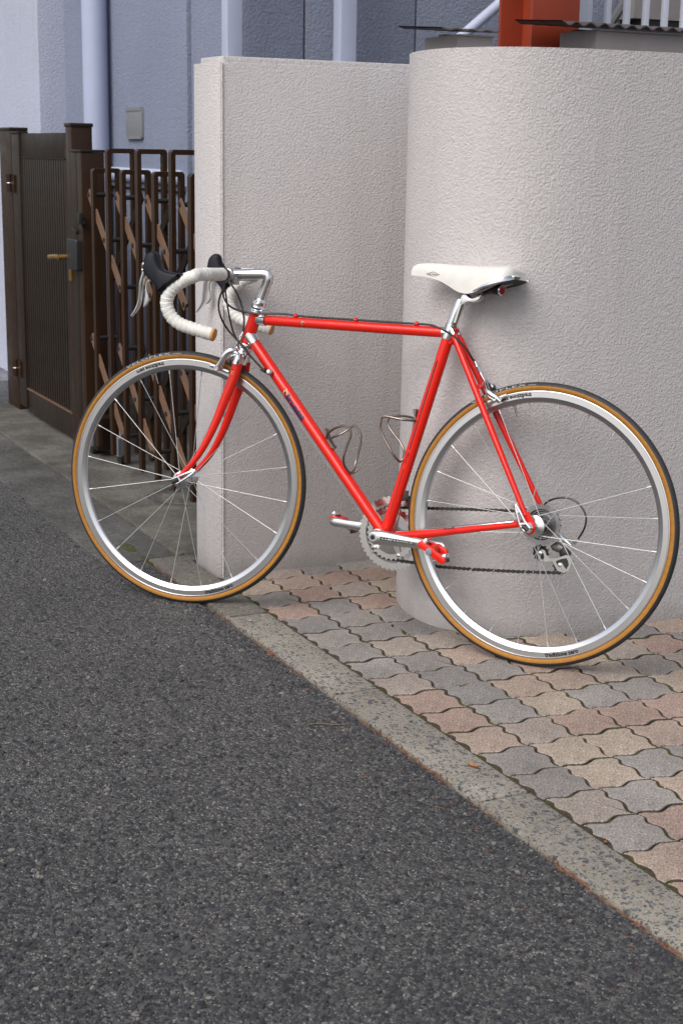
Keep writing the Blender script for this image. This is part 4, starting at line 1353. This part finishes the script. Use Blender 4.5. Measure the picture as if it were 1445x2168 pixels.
for (x, t, b, w) in sd:
    T = BP(*Z6(x, t), 0)
    xn = x - w * 1400
    B = BP(*Z6(xn, float(np.interp(xn, [q[0] for q in sd], [q[2] for q in sd]))), w)
    xx = T[0]
    B[0] = xx
    # near skirt edge sits at this pixel column, so shift with its own x
    for k in range(M_ + 1):
        a = math.pi * k / M_
        cy, sz = math.cos(a), math.sin(a)
        yy = w * (abs(cy) ** .72) * (1 if cy >= 0 else -1)
        f = sz ** .62
        px_ = B[0] + (xx - B[0]) * f
        V.append(np.array([px_, yy, B[2] + (T[2] - B[2]) * f]))
    edge_n.append(V[-(M_ + 1)])
    edge_f.append(V[-1])
ns = len(sd)
for i in range(ns - 1):
    for k in range(M_):
        o, q = i * (M_ + 1) + k, (i + 1) * (M_ + 1) + k
        Fc.append((o, o + 1, q + 1, q))
Fc.append(tuple(range(M_ + 1)))
Fc.append(tuple(range((ns - 1) * (M_ + 1), ns * (M_ + 1)))[::-1])
saddle = bpart('saddle', (V, Fc), MT['white_leather'], smooth=65, label='white leather racing saddle')
# black shell under the cover
VU, FU = [], []
for i in range(ns):
    n_, f_2 = edge_n[i], edge_f[i]
    for t in np.linspace(0, 1, 9):
        z = .006 * math.sin(math.pi * t) * (1 if i > 8 else .3)
        VU.append(n_ * (1 - t) + f_2 * t + np.array([0, 0, .0015 + z]))
for i in range(ns - 1):
    for k in range(8):
        FU.append((i * 9 + k, i * 9 + k + 1, (i + 1) * 9 + k + 1, (i + 1) * 9 + k))
bpart('saddle_shell', (VU, FU), MT['dark'], saddle)
for E_ in (edge_n, edge_f):
    s = 1 if E_ is edge_n else -1
    pth = cr([e + np.array([0, s * .0012, .004]) for e in E_[13:]], 3)
    bpart('rear_trim', tube(pth, np.interp(np.linspace(0, 1, len(pth)), [0, .3, 1], [.0012, .0048, .0060]), 10, r2=.0014, ref=YL), MT['chrome'], saddle)
pth = [edge_n[-1] + (edge_f[-1] - edge_n[-1]) * t + np.array([-.001 - .006 * math.sin(math.pi * t), 0, .005]) for t in np.linspace(0, 1, 12)]
bpart('rear_trim', tube(pth, .0058, 10, r2=.0016, ref=(1, 0, 0)), MT['chrome'], saddle)
for s in (1, -1):
    bpart('saddle_rail', tube(cr(bp(Z6, [(330, 290), (520, 380), (640, 455), (780, 455), (900, 400), (1050, 350)], 0) if False else [BP(*Z6(*q), 0) + np.array([0, s * yy, 0]) for q, yy in (((340, 285), .008), (500, 370), )[:1] + (((520, 385), .016), ((640, 448), .021), ((780, 452), .022), ((900, 410), .026), ((1050, 345), .036))], 4), .0035, 10), MT['steel'], saddle)
# printed diamond badge on the near flank
def flank(x, y):
    xc = x
    for _ in range(4):
        w = float(np.interp(xc, [q[0] for q in sd], [q[3] for q in sd]))
        xc = x + w * 1400 * .9
    t, bb_ = float(np.interp(xc, [q[0] for q in sd], [q[1] for q in sd])), float(np.interp(x, [q[0] for q in sd], [q[2] for q in sd]))
    f = (bb_ - y) / (bb_ - t)
    a = math.asin(min(1, max(0, f)) ** (1 / .62))
    return BP(*Z6(x, y), w * abs(math.cos(a)) ** .72 + .0012)
dm = [(280, 270), (345, 250), (405, 278), (342, 292)]
lines = []
for i in range(4):
    a, b = dm[i], dm[(i + 1) % 4]
    lines.append(tube([flank(a[0] + (b[0] - a[0]) * t, a[1] + (b[1] - a[1]) * t) for t in np.linspace(0, 1, 8)], .0004, 5))
bpart('saddle_badge', join(*lines), MT['ink'], saddle)
tg = text_flat('san Marco', .0052, .01, 3)
wd, _, _ = extent(tg)
px0, px1 = 305, 383
bpart('badge_lettering', ([flank(px0 + v[0] / wd * (px1 - px0), 277 + (v[0] / wd) * 3 - v[1] / .0052 * 18) for v in tg[0]], tg[1]), MT['ink'], saddle, smooth=0)
# tail light
c = BP(*Z6(1000, 424), .012)
tl = bpart('tail_light', lathe([(.010, -.030), (.0125, -.026), (.0128, -.001), (.0122, 0)], c, (-1, .30, -.05), 22), MT['dark'], label='small round tail lamp under the saddle')
bpart('lens_ring', lathe([(.0130, -.002), (.0135, 0), (.0120, .002), (.0110, .002)], c, (-1, .30, -.05), 22), MT['chrome'], tl)
bpart('lens', lathe([(.0112, .0), (.0112, .0018), (.005, .0030), (.002, .0032)], c, (-1, .30, -.05), 22), MT['red_lens'], tl)
bpart('lamp_bracket', tube(bp(Z6, [(900, 400, .0), (870, 440, .0), (820, 455, .0)]), .005, 8), MT['dark'], tl)

# --- drivetrain ---------------------------------------------------------------
RC = np.array([.3935, -.044, .2595])
def chainring(name, r, rin, teeth, y, mat, th=.003):
    n_ = teeth * 8
    outer = []
    for k in range(n_):
        ph = (k % 8) / 8
        outer.append(r + (.0030 if ph in (.375, .5) else (.0018 if ph in (.25, .625) else (-.0012 if ph in (0., .875) else .0))))
    inn = [rin] * n_
    return bpart(name, annulus((RC[0], y, RC[2]), YL, outer, inn, th), mat, smooth=30)
big = chainring('chainring', .0905, .0745, 44, -.046, MT['alloy'])
chainring('chainring', .0640, .0520, 32, -.038, MT['alloy'])
sg = []
for k in range(5):
    a = R_(100 + 72 * k)
    d = np.array([math.cos(a), 0, math.sin(a)])
    q = np.array([-math.sin(a), 0, math.cos(a)])
    c0 = np.array([RC[0], -.043, RC[2]])
    sg.append(prism([c0 + d * .012 - q * .011 + [0, .003, 0], c0 + d * .012 + q * .011 + [0, .003, 0], c0 + d * .055 + q * .0065 + [0, .003, 0], c0 + d * .078 + q * .006 + [0, .0, 0], c0 + d * .078 - q * .006 + [0, .0, 0], c0 + d * .055 - q * .0065 + [0, .003, 0]], (0, -.006, 0)))
    bpart('chainring_bolt', lathe([(.0048, -.003), (.0048, .010), (.0030, .0105)], c0 + d * .0575 + [0, .0, 0], YL, 12), MT['chrome'], big)
bpart('spider', join(*sg), MT['satin'], big, bevel=.001, bseg=1)
z5b = zm(740, 1090, 6.568)
def crank(s):
    c0 = np.array([RC[0] - .002, s * .062, .2603])
    e0 = np.array([.2111, s * .070, .2610]) if s > 0 else np.array([.5706, s * .070, .2635])
    pts = [c0 + (e0 - c0) * t for t in (-.085, -.06, 0, .12, .3, .55, .8, .93, 1.0, 1.05, 1.075)]
    o_ = bpart('crank_arm', tube(pts, [.006, .0125, .0178, .0178, .0158, .0132, .0112, .0116, .0120, .0090, .003], 22, r2=[.004, .0075, .0088, .0085, .0080, .0074, .0068, .0068, .0068, .0062, .003], ref=YL), MT['satin'], smooth=60, label='satin silver crank arm')
    bpart('crank_bolt', join(lathe([(.0130, .0), (.0130, .0008), (.0100, .0016), (.0090, .0016)], c0 + [0, s * .0082, 0], (0, s, 0), 24)), MT['satin'], o_)
    bpart('bolt_socket', lathe([(.0066, 0), (.0066, .0028)], c0 + [0, s * .0075, 0], (0, s, 0), 6), MT['ink'], o_, smooth=0)
    bpart('spindle_end', lathe([(.0070, -.003), (.0070, .0015), (.0050, .0015), (.0050, .0005)], e0 + [0, s * .0060, 0], (0, s, 0), 20), MT['satin'], o_)
    bpart('spindle_socket', lathe([(.0042, -.003), (.0042, .0011)], e0 + [0, s * .0062, 0], (0, s, 0), 6), MT['ink'], o_, smooth=0)
    return o_, c0, e0
cn, c0, e0 = crank(1)
cf_, c0f, e0f = crank(-1)
dc = unit(e0 - c0)
up = np.cross(dc, YL)
if up[2] < 0:
    up = -up
pn = c0 + dc * .026 + YL * .0089 + up * -.0005
tn = dc * .0 + YL * -.0
def panel(u0, u1, h0, h1):
    yo = lambda u: -.0014 * u / .18 * 1.0
    return prism([c0 + dc * u + up * h + YL * (.0086 - .0016 * u / .18) for u, h in ((u0, -h0), (u1, -h1), (u1, h1), (u0, h0))], (0, .0006, 0))
bpart('crank_panel', join(panel(.020, .112, .0042, .0030), panel(.1145, .134, .0030, .0026)), MT['ink'], cn, smooth=0)
tg = text_flat('CAMPAGNOLO', .0068, .004, 1, 1.25)
wd, y0_, y1_ = extent(tg)
sc_ = .084 / wd
bpart('crank_lettering', ([c0 + dc * (.024 + v[0] * sc_) + up * ((v[1] - (y0_ + y1_) / 2) * .72) + YL * (.0094 - .0016 * (.024 + v[0] * sc_) / .18) for v in tg[0]], tg[1]), MT['white_ink'], cn, smooth=0)
tg = text_flat('A', .0068, .004, 1, 1.2)
bpart('crank_lettering', ([c0 + dc * (.117 + v[0] * sc_) + up * ((v[1] - (y0_ + y1_) / 2) * .62) + YL * (.0094 - .0016 * (.117 + v[0]) / .18) for v in tg[0]], tg[1]), MT['white_ink'], cn, smooth=0)
# pedals
def pedal(e, s):
    yo, yi = s * .132, s * .088
    pd = bpart('pedal', tube([e, e + np.array([0, s * .060, 0])], [.0075, .0055], 14), MT['dark_steel'], label='red alloy clipless pedal')
    pl = [(.036, .012), (.026, .020), (.012, .013), (-.006, .004), (-.026, -.008), (-.038, -.014), (-.040, -.024), (-.030, -.029), (-.006, -.017), (.014, -.004), (.030, .002)]
    pl2 = [(.026, .012), (.010, .014), (-.012, .008), (-.026, .002), (-.030, -.008), (-.014, -.010), (.006, -.006), (.022, .0)]
    c = np.array([e[0], 0, e[2] - .002])
    bpart('cage', prism([c + np.array([x, yo, z]) for x, z in pl], (0, -s * .009, 0)), MT['red'], pd, bevel=.002)
    bpart('cage', prism([c + np.array([x, yi, z]) for x, z in pl2], (0, s * .012, 0)), MT['red'], pd, bevel=.002)
    bpart('body', tube([c + np.array([.0, s * .085, 0]), c + np.array([0, s * .13, 0])], [.0115, .0105], 16), MT['red'], pd)
    bpart('end_cap', lathe([(.0085, 0), (.0085, .0012), (.007, .002)], c + np.array([.004, yo, -.004]), (0, s, 0), 18), MT['caster'], pd)
    for x, z in ((.020, .018), (-.030, -.012)):
        bpart('jaw', obox(c + np.array([x, s * .11, z]), (.006, 0, -.003), (0, .014, 0), (.002, 0, .005)), MT['alloy'], pd, bevel=.003)
    bpart('spring', obox(c + np.array([-.034, s * .112, -.022]), (.004, 0, -.002), (0, .010, 0), (.001, 0, .004)), MT['dark'], pd, bevel=.001)
pedal(e0, 1)
pedal(e0f, -1)
# cassette
for k in range(9):
    t = k / 8
    r, y = .0480 - .021 * t, -.0185 - .0265 * t
    teeth = [23, 21, 19, 17, 16, 15, 14, 13, 12][k]
    n_ = teeth * 6
    outer = [r + (.0022 if j % 6 in (2, 3) else (-.0015 if j % 6 in (0, 5) else .0005)) for j in range(n_)]
    inn = [.017 if k else (.036 if (j * 8 // n_) % 2 else .034) for j in range(n_)]
    inn = [r - .011] * n_
    bpart('sprocket', annulus((0, y, RW), YL, outer, inn, .0018), MT['sprocket'] if k % 2 == 0 else MT['dark'], smooth=30)
bpart('freehub', lathe([(.016, -.050), (.0168, -.049), (.0168, -.016)], (0, 0, RW), YL, 22), MT['dark_steel'])
# chain
JU, JL = BP(*Z8(745, 985), -.047), BP(*Z8(958, 1116), -.047)
up_pts = [BP(868, 1072.5, -.044), BP(1000, 1078.5, -.044), BP(1090, 1082, -.044)]
r_ch = .0655
a_s = math.atan2(up_pts[0][2] - RC[2], up_pts[0][0] - RC[0])
path = []
# around the inner chainring from bottom, forward, to the top
lo_pts = [BP(1190, 1213, -.047), BP(1100, 1210.5, -.046), BP(1000, 1205.5, -.045), BP(930, 1200, -.044)]
for a in np.linspace(R_(-97), R_(92), 22):
    path.append(np.array([RC[0] + r_ch * math.cos(a), -.042, RC[2] + r_ch * math.sin(a)]))
path += [up_pts[1], up_pts[2]]
rs_ = up_pts[2][2] - RW
for a in np.linspace(R_(95), R_(235), 9):
    path.append(np.array([.040 * math.cos(a), -.032, RW + .040 * math.sin(a)]))
path += [JU + np.array([.014, .006, .010]), JU + np.array([.0145, 0, -.006]), JU + np.array([-.002, 0, -.0145]), JL + np.array([-.010, 0, .014]), JL + np.array([-.017, 0, 0]), JL + np.array([-.008, 0, -.017])] + lo_pts
fine = []
for i in range(len(path)):
    a, b = path[i], path[(i + 1) % len(path)]
    m = max(1, int(np.linalg.norm(b - a) / .003))
    fine += [a + (b - a) * j / m for j in range(m)]
fine.append(fine[0])
seg_ = np.r_[0, np.cumsum([np.linalg.norm(fine[i + 1] - fine[i]) for i in range(len(fine) - 1)])]
arr = np.array(fine)
npitch = int(seg_[-1] / .0127)
u = np.linspace(0, seg_[-1], npitch + 1)
PJ = [np.array([np.interp(x, seg_, arr[:, k]) for k in range(3)]) for x in u]
lk_ = []
for i in range(npitch):
    a, b = PJ[i], PJ[i + 1]
    d = unit(b - a)
    q = unit(np.cross(d, YL))
    w, h = (.0033, .0041) if i % 2 else (.0021, .0041)
    for s in (1, -1):
        o_ = [a - d * .0038, a - d * .0024 + q * h, a + d * .003 + q * h * .82, (a + b) / 2 + q * h * .55, b - d * .003 + q * h * .82, b + d * .0024 + q * h, b + d * .0038,
              b + d * .0024 - q * h, b - d * .003 - q * h * .82, (a + b) / 2 - q * h * .55, a + d * .003 - q * h * .82, a - d * .0024 - q * h]
        lk_.append(prism([v + YL * (s * w - .0005) for v in o_], (0, .001, 0)))
    lk_.append(tube([a - YL * .0036, a + YL * .0036], .0024, 6))
chain = bpart('chain', join(*lk_), MT['chainm'], smooth=0)
# derailleurs
cg = [(712, 1010), (718, 962), (752, 938), (790, 958), (803, 1008), (845, 1038), (935, 1030), (1028, 1003), (1060, 1036), (1076, 1110), (1052, 1178), (992, 1206), (922, 1182), (890, 1122), (868, 1078), (790, 1086), (738, 1072)]
rd = bpart('rear_derailleur', prism(bp(Z8, cg, -.040), (0, -.0018, 0)), MT['alloy'], bevel=.0006, bseg=1, label='rear derailleur with polished pulley cage')
bpart('cage_window', prism(bp(Z8, [(735, 1010), (745, 985), (770, 990), (780, 1030), (765, 1060), (742, 1050)], -.0396), (0, -.0022, 0)), MT['dark'], rd, smooth=0)
bpart('cage_window', prism(bp(Z8, [(905, 1075), (960, 1052), (1020, 1040), (1040, 1075), (1045, 1120), (1020, 1162), (1000, 1140), (975, 1090), (935, 1090), (922, 1120)], -.0396), (0, -.0022, 0)), MT['dark'], rd, smooth=0)
for J in (JU, JL):
    n_ = 66
    bpart('jockey_wheel', annulus(J, YL, [.0185 + (.0022 if j % 6 in (2, 3) else -.001) for j in range(n_)], [.004] * n_, .004), MT['dark'], rd, smooth=0)
    bpart('pulley_bolt', lathe([(.0042, 0), (.0048, .008), (.0026, .0088)], J, YL, 14), MT['alloy'], rd)
bpart('cage_back', prism(bp(Z8, cg, -.052), (0, -.0018, 0)), MT['dark_steel'], rd)
bpart('parallelogram', prism(bp(Z8, [(840, 905), (905, 862), (985, 920), (985, 960), (925, 985), (860, 950)], -.052), (0, -.020, 0)), MT['dark_steel'], rd, bevel=.003)
bpart('upper_body', tube(cr(bp(Z8, [(935, 775, -.060), (965, 810, -.062), (1010, 850, -.063), (1075, 905, -.063)]), 4), [.0085, .0085, .008, .0078, .0078, .0075, .0072, .0070, .0068, .0066, .0062, .0056, .005], 12), MT['alloy'], rd)
bpart('knuckle', lathe([(.010, -.012), (.012, -.008), (.012, .010), (.008, .012)], BP(*Z8(1010, 985), -.056), YL, 16), MT['dark'], rd)
bpart('hanger', prism(bp(Z8, [(700, 690), (760, 700), (940, 770), (965, 800), (935, 815), (760, 740)], -.0635), (0, .006, 0)), MT['red'], rd)
bpart('cable_clamp', lathe([(.0045, -.004), (.0045, .004)], BP(*Z8(1110, 865), -.06), YL, 10), MT['dark_steel'], rd)
bpart('gear_cable', tube(cr(bp(Z8, [(735, 500, -.066), (795, 440, -.066), (880, 395, -.066), (1000, 380, -.066), (1110, 412, -.065), (1192, 490, -.064), (1237, 600, -.062), (1216, 720, -.061), (1150, 832, -.060)]), 6), .0024, 8), MT['cable'], rd)
bpart('front_derailleur', join(prism([RC + np.array([x, .010, z]) for x, z in ((-.030, .088), (-.020, .103), (-.052, .086), (-.075, .062), (-.078, .040), (-.060, .060))], (0, -.0018, 0)),
      prism([RC + np.array([x, -.006, z]) for x, z in ((-.022, .092), (-.018, .106), (-.055, .088), (-.080, .058), (-.078, .040), (-.058, .062))], (0, -.0018, 0)), obox(RC + np.array([-.03, .022, .10]), (.008, 0, 0), (0, .018, 0), (0, 0, .012))), MT['dark_steel'], bevel=.0006, bseg=1)
# quick release levers
zq = zm(340, 940, 10.321)
ql = bpart('quick_release_lever', join(tube(cr(sp_(zq, [(755, 578, .060), (620, 625, .063), (450, 690, .064), (270, 765, .064)]), 4), [.0042] * 5 + [.0040] * 4 + [.0036] * 4, 10, r2=.0028, ref=YL),
     tube(cr(sp_(zq, [(755, 590, .060), (640, 690, .063), (500, 785, .064), (350, 872, .064)]), 4), [.0042] * 5 + [.0040] * 4 + [.0036] * 4, 10, r2=.0028, ref=YL),
     tube(sp_(zq, [(380, 720, .064), (430, 810, .064)]), .0034, 10), tube(sp_(zq, [(700, 605, .061), (600, 665, .063)]), .0052, 10, r2=.0024, ref=YL)), MT['alloy'], S=True, label='polished front quick release lever')
bpart('lever_tip', tube(sp_(zq, [(385, 775, .064), (255, 840, .064)]), [.0055, .0050], 12), MT['dark'], ql, S=True)
bpart('skewer_nut', lathe([(.008, .052), (.0085, .053), (.0085, .060), (.005, .063)], (WB, 0, RW), YL, 18), MT['chrome'], S=True)
bpart('skewer_nut', lathe([(.005, -.066), (.0085, -.063), (.0085, -.054), (.008, -.053)], (WB, 0, RW), YL, 18), MT['chrome'], S=True)
ql = bpart('quick_release_lever', join(tube(cr(bp(Z8, [(463, 460, .073), (480, 560, .074), (515, 680, .074), (560, 748, .074)]), 4), .0038, 10, r2=.0028, ref=YL),
     tube(cr(bp(Z8, [(466, 458, .073), (515, 540, .074), (565, 640, .074), (620, 712, .074)]), 4), .0038, 10, r2=.0028, ref=YL), tube(bp(Z8, [(515, 670, .074), (585, 665, .074)]), .0034, 10), tube(bp(Z8, [(463, 465, .073), (490, 545, .074)]), .0050, 10, r2=.0024, ref=YL)), MT['alloy'], label='polished rear quick release lever')
bpart('lever_tip', tube(bp(Z8, [(545, 690, .074), (600, 735, .074)]), [.0058, .0052], 12), MT['dark'], ql)
bpart('skewer_nut', lathe([(.011, .0635), (.0125, .065), (.0125, .070), (.008, .074)], (0, 0, RW), YL, 22), MT['chrome'])
bpart('skewer_nut', lathe([(.006, -.076), (.009, -.073), (.009, -.064)], (0, 0, RW), YL, 18), MT['chrome'])
for x in (1, -1):
    bpart('axle', lathe([(.0048, 0), (.0048, .018)], (0, x * .046, RW), (0, x, 0), 12), MT['steel'])

# --- bottle cages ---------------------------------------------------------------
def cage(near, far, brk, yy=.034):
    w1 = cr(bp(Z7, near), 5)
    w2 = cr(bp(Z7, far), 5)
    c_ = bpart('bottle_cage', join(tube(w1, .0030, 8), tube(w2, .0030, 8)), MT['cage'], label='aged wire bottle cage')
    bpart('cage_bracket', join(prism(bp(Z7, brk, .009), (0, -.018, 0))), MT['cage'], c_, bevel=.0008, bseg=1)
    return c_
cage([(130, 372, .010), (148, 325, .022), (215, 280, .036), (295, 262, .040), (338, 290, .040), (350, 345, .039), (312, 450, .038), (286, 540, .037), (288, 605, .030), (312, 652, .016), (345, 685, .004), (385, 678, -.006), (432, 636, -.012)],
     [(135, 378, -.002), (170, 372, -.012), (245, 342, -.030), (325, 297, -.040), (378, 262, -.040), (416, 292, -.040), (440, 348, -.039), (430, 450, -.038), (397, 580, -.036), (378, 655, -.024), (350, 688, -.008)],
     [(105, 285), (122, 290), (130, 330), (150, 385), (175, 430), (198, 455), (190, 472), (165, 455), (130, 395), (112, 335)])
cage([(930, 214, .012), (880, 212, .026), (790, 202, .038), (650, 177, .040), (622, 225, .040), (620, 300, .039), (662, 400, .038), (722, 505, .036), (762, 560, .028), (790, 582, .014), (818, 560, .008), (845, 505, .006)],
     [(925, 195, -.008), (860, 178, -.026), (780, 170, -.038), (722, 173, -.040), (685, 212, -.040), (690, 268, -.040), (740, 340, -.039), (800, 420, -.037), (829, 500, -.028), (815, 562, -.010), (790, 586, .0)],
     [(905, 112), (925, 108), (935, 122), (928, 165), (938, 205), (925, 250), (908, 328), (892, 330), (905, 240), (915, 180)])

# --- decals -----------------------------------------------------------------------
def emblem(parent, A, d, r, u, a0, s, upv, ring=None, st_=False):
    """winged letter emblem: dark outline, salmon upper stroke, yellow lower stroke"""
    dark = [(0, 1.02), (.10, 1.04), (.62, .92), (.98, .70), (1.05, .46), (.93, .36), (.74, .42), (.60, .55), (.52, .40), (.60, .24), (.78, .16), (.80, .02), (.62, -.05), (.38, .02), (.22, .22), (.20, .42), (.06, .72)]
    top = [(.10, .95), (.58, .83), (.88, .66), (.97, .49), (.90, .44), (.78, .52), (.62, .66), (.34, .74), (.16, .80)]
    low = [(.13, .66), (.36, .62), (.44, .50), (.36, .40), (.44, .20), (.66, .10), (.64, .02), (.44, .08), (.30, .26), (.27, .46)]
    for nm, pl, m, lift in (('emblem', dark, 'navy', .0003), ('emblem', top, 'pink', .0005), ('emblem', low, 'yellow', .0005)):
        g = wrap(flat_poly([((x - .5) * s, (y - .5) * s) for x, y in pl]), A, d, r, u, a0, lift, upv)
        bpart(nm, g, MT[m], parent, S=st_, smooth=0)
def sgn(px, py, A, d):
    return (BP(px, py, .014) - A) @ d
upd = np.array([-1, 0, 1.])
u0 = sgn(601, 824, DT0, ddt)
u1 = sgn(643, 886, DT0, ddt)
emblem(down_tube, DT0, ddt, .0146, u0 + .0085, .06, .0200, upd)
tg = text_flat('inelli', .0200, .045, 8, 1.0)
wd, y0_, y1_ = extent(tg)
sc_ = (u1 - u0 - .0165) / wd
bpart('tube_lettering', wrap(([(v[0] * sc_, (v[1] - (y0_ + y1_) / 2) * (.0185 / (y1_ - y0_)), 0) for v in tg[0]], tg[1]), DT0, ddt, .0146, u0 + .0172, .02, .0004, upd), MT['navy'], down_tube, smooth=0)
emblem(top_tube, TT0, dtt, .0128, sgn(640, 681, TT0, dtt), -.05, .0125, (0, 0, 1))
# fork emblem
v0, v1 = SP(*zf(958, 195), .031), SP(*zf(930, 330), .036)
fa = np.array([v0[0], .031, v0[2]])
fd = unit(np.array([v1[0], .036, v1[2]]) - fa)
fdr = unit(np.cross(fd, YL))
emblem(bike, fa, np.cross(YL, fd) if np.cross(YL, fd)[0] < 0 else -np.cross(YL, fd), .0105, 0, 0, .0150, (0, 0, 1), st_=True) if False else None
def flat_emblem(c, ex, ey, s):
    dark = [(.5 + .62 * math.cos(t), .5 + .62 * math.sin(t)) for t in np.linspace(0, 6.283, 25)[:-1]]
    red_ = [(.5 + .55 * math.cos(t), .5 + .55 * math.sin(t)) for t in np.linspace(0, 6.283, 25)[:-1]]
    top = [(.06, .84), (.50, .86), (.86, .70), (.97, .52), (.90, .44), (.74, .58), (.50, .68), (.22, .70)]
    low = [(.13, .60), (.36, .60), (.44, .50), (.36, .38), (.44, .22), (.70, .12), (.66, 0), (.42, .04), (.26, .24), (.25, .44)]
    for pl, m, lift in ((dark, 'ink', 0.), (red_, 'red', .0002), (top, 'pink', .0004), (low, 'yellow', .0004)):
        V, Fc = flat_poly([((x - .5) * s, (y - .5) * s) for x, y in pl], 2)
        bpart('emblem', ([c + ex * x + ey * y + np.array([0, lift, 0]) - YL * .9 * x * x / .013 * .5 for x, y, z in V], Fc), MT[m], None, S=True, smooth=0)
cE = SP(*Z9(465, 2060), .0405)
flat_emblem(cE, np.array([-1, 0, .0]), np.array([0, 0, 1.]), .0120)
# seat tube pinstripe, maker's tag and small lettering; they run down the near side
def strip_on(A, d, r, ua, ub, a0, w, mat, parent, name='pinstripe', lift=.0003):
    n_ = 12
    V, Fc = [], []
    for i in range(n_ + 1):
        for s in (-.5, .5):
            V.append((ua + (ub - ua) * i / n_, s * w, 0))
    for i in range(n_):
        Fc.append((2 * i, 2 * i + 1, 2 * i + 3, 2 * i + 2))
    bpart(name, wrap((V, Fc), A, d, r, 0, a0, lift, (1, 0, 0)), MT[mat], parent, smooth=0)
us = lambda x, y: (BP(x, y, .0145) - ST0) @ dst
strip_on(ST0, dst, .0145, us(*Z6(400, 1105)), us(*Z7(882, 480)), .20, .0030, 'ink', seat_tube)
strip_on(ST0, dst, .0145, us(*Z7(822, 650)), us(*Z7(690, 1060)), .20, .0030, 'ink', seat_tube)
strip_on(ST0, dst, .0145, us(*Z6(385, 1105)), us(*Z6(360, 1195)), .62, .0060, 'brass', seat_tube, 'maker_tag')
ua, ub = us(*Z7(868, 505)), us(*Z7(835, 615))
tg = text_flat('cinelli', .0070, .03, 4, .95)
wd, y0_, y1_ = extent(tg)
bpart('tube_lettering', wrap(([((wd - v[0]) * (ub - ua) / wd, -(v[1] - (y0_ + y1_) / 2) * 1.2, 0) for v in tg[0]], tg[1]), ST0, dst, .0145, ua, .22, .0004, (1, 0, 0)), MT['ink'], seat_tube, smooth=0)
tg = text_flat('cinelli', .0058, .03, 3, .95)
wd, y0_, y1_ = extent(tg)
p0_, p1_ = BP(*Z7(1185, 1190), .054), BP(*Z7(1292, 1176), .056)
dd = unit(p1_ - p0_)
uu = np.cross(dd, YL)
uu = uu if uu[2] > 0 else -uu
sc_ = np.linalg.norm(p1_ - p0_) / wd
bpart('stay_lettering', ([p0_ + dd * v[0] * sc_ + uu * (v[1] - .0015) + YL * .0068 for v in tg[0]], tg[1]), MT['ink'], smooth=0)
print('objects', len(bpy.data.objects), 'tris', sum(len(m.loop_triangles) if m.calc_loop_triangles() is None else 0 for m in bpy.data.meshes))
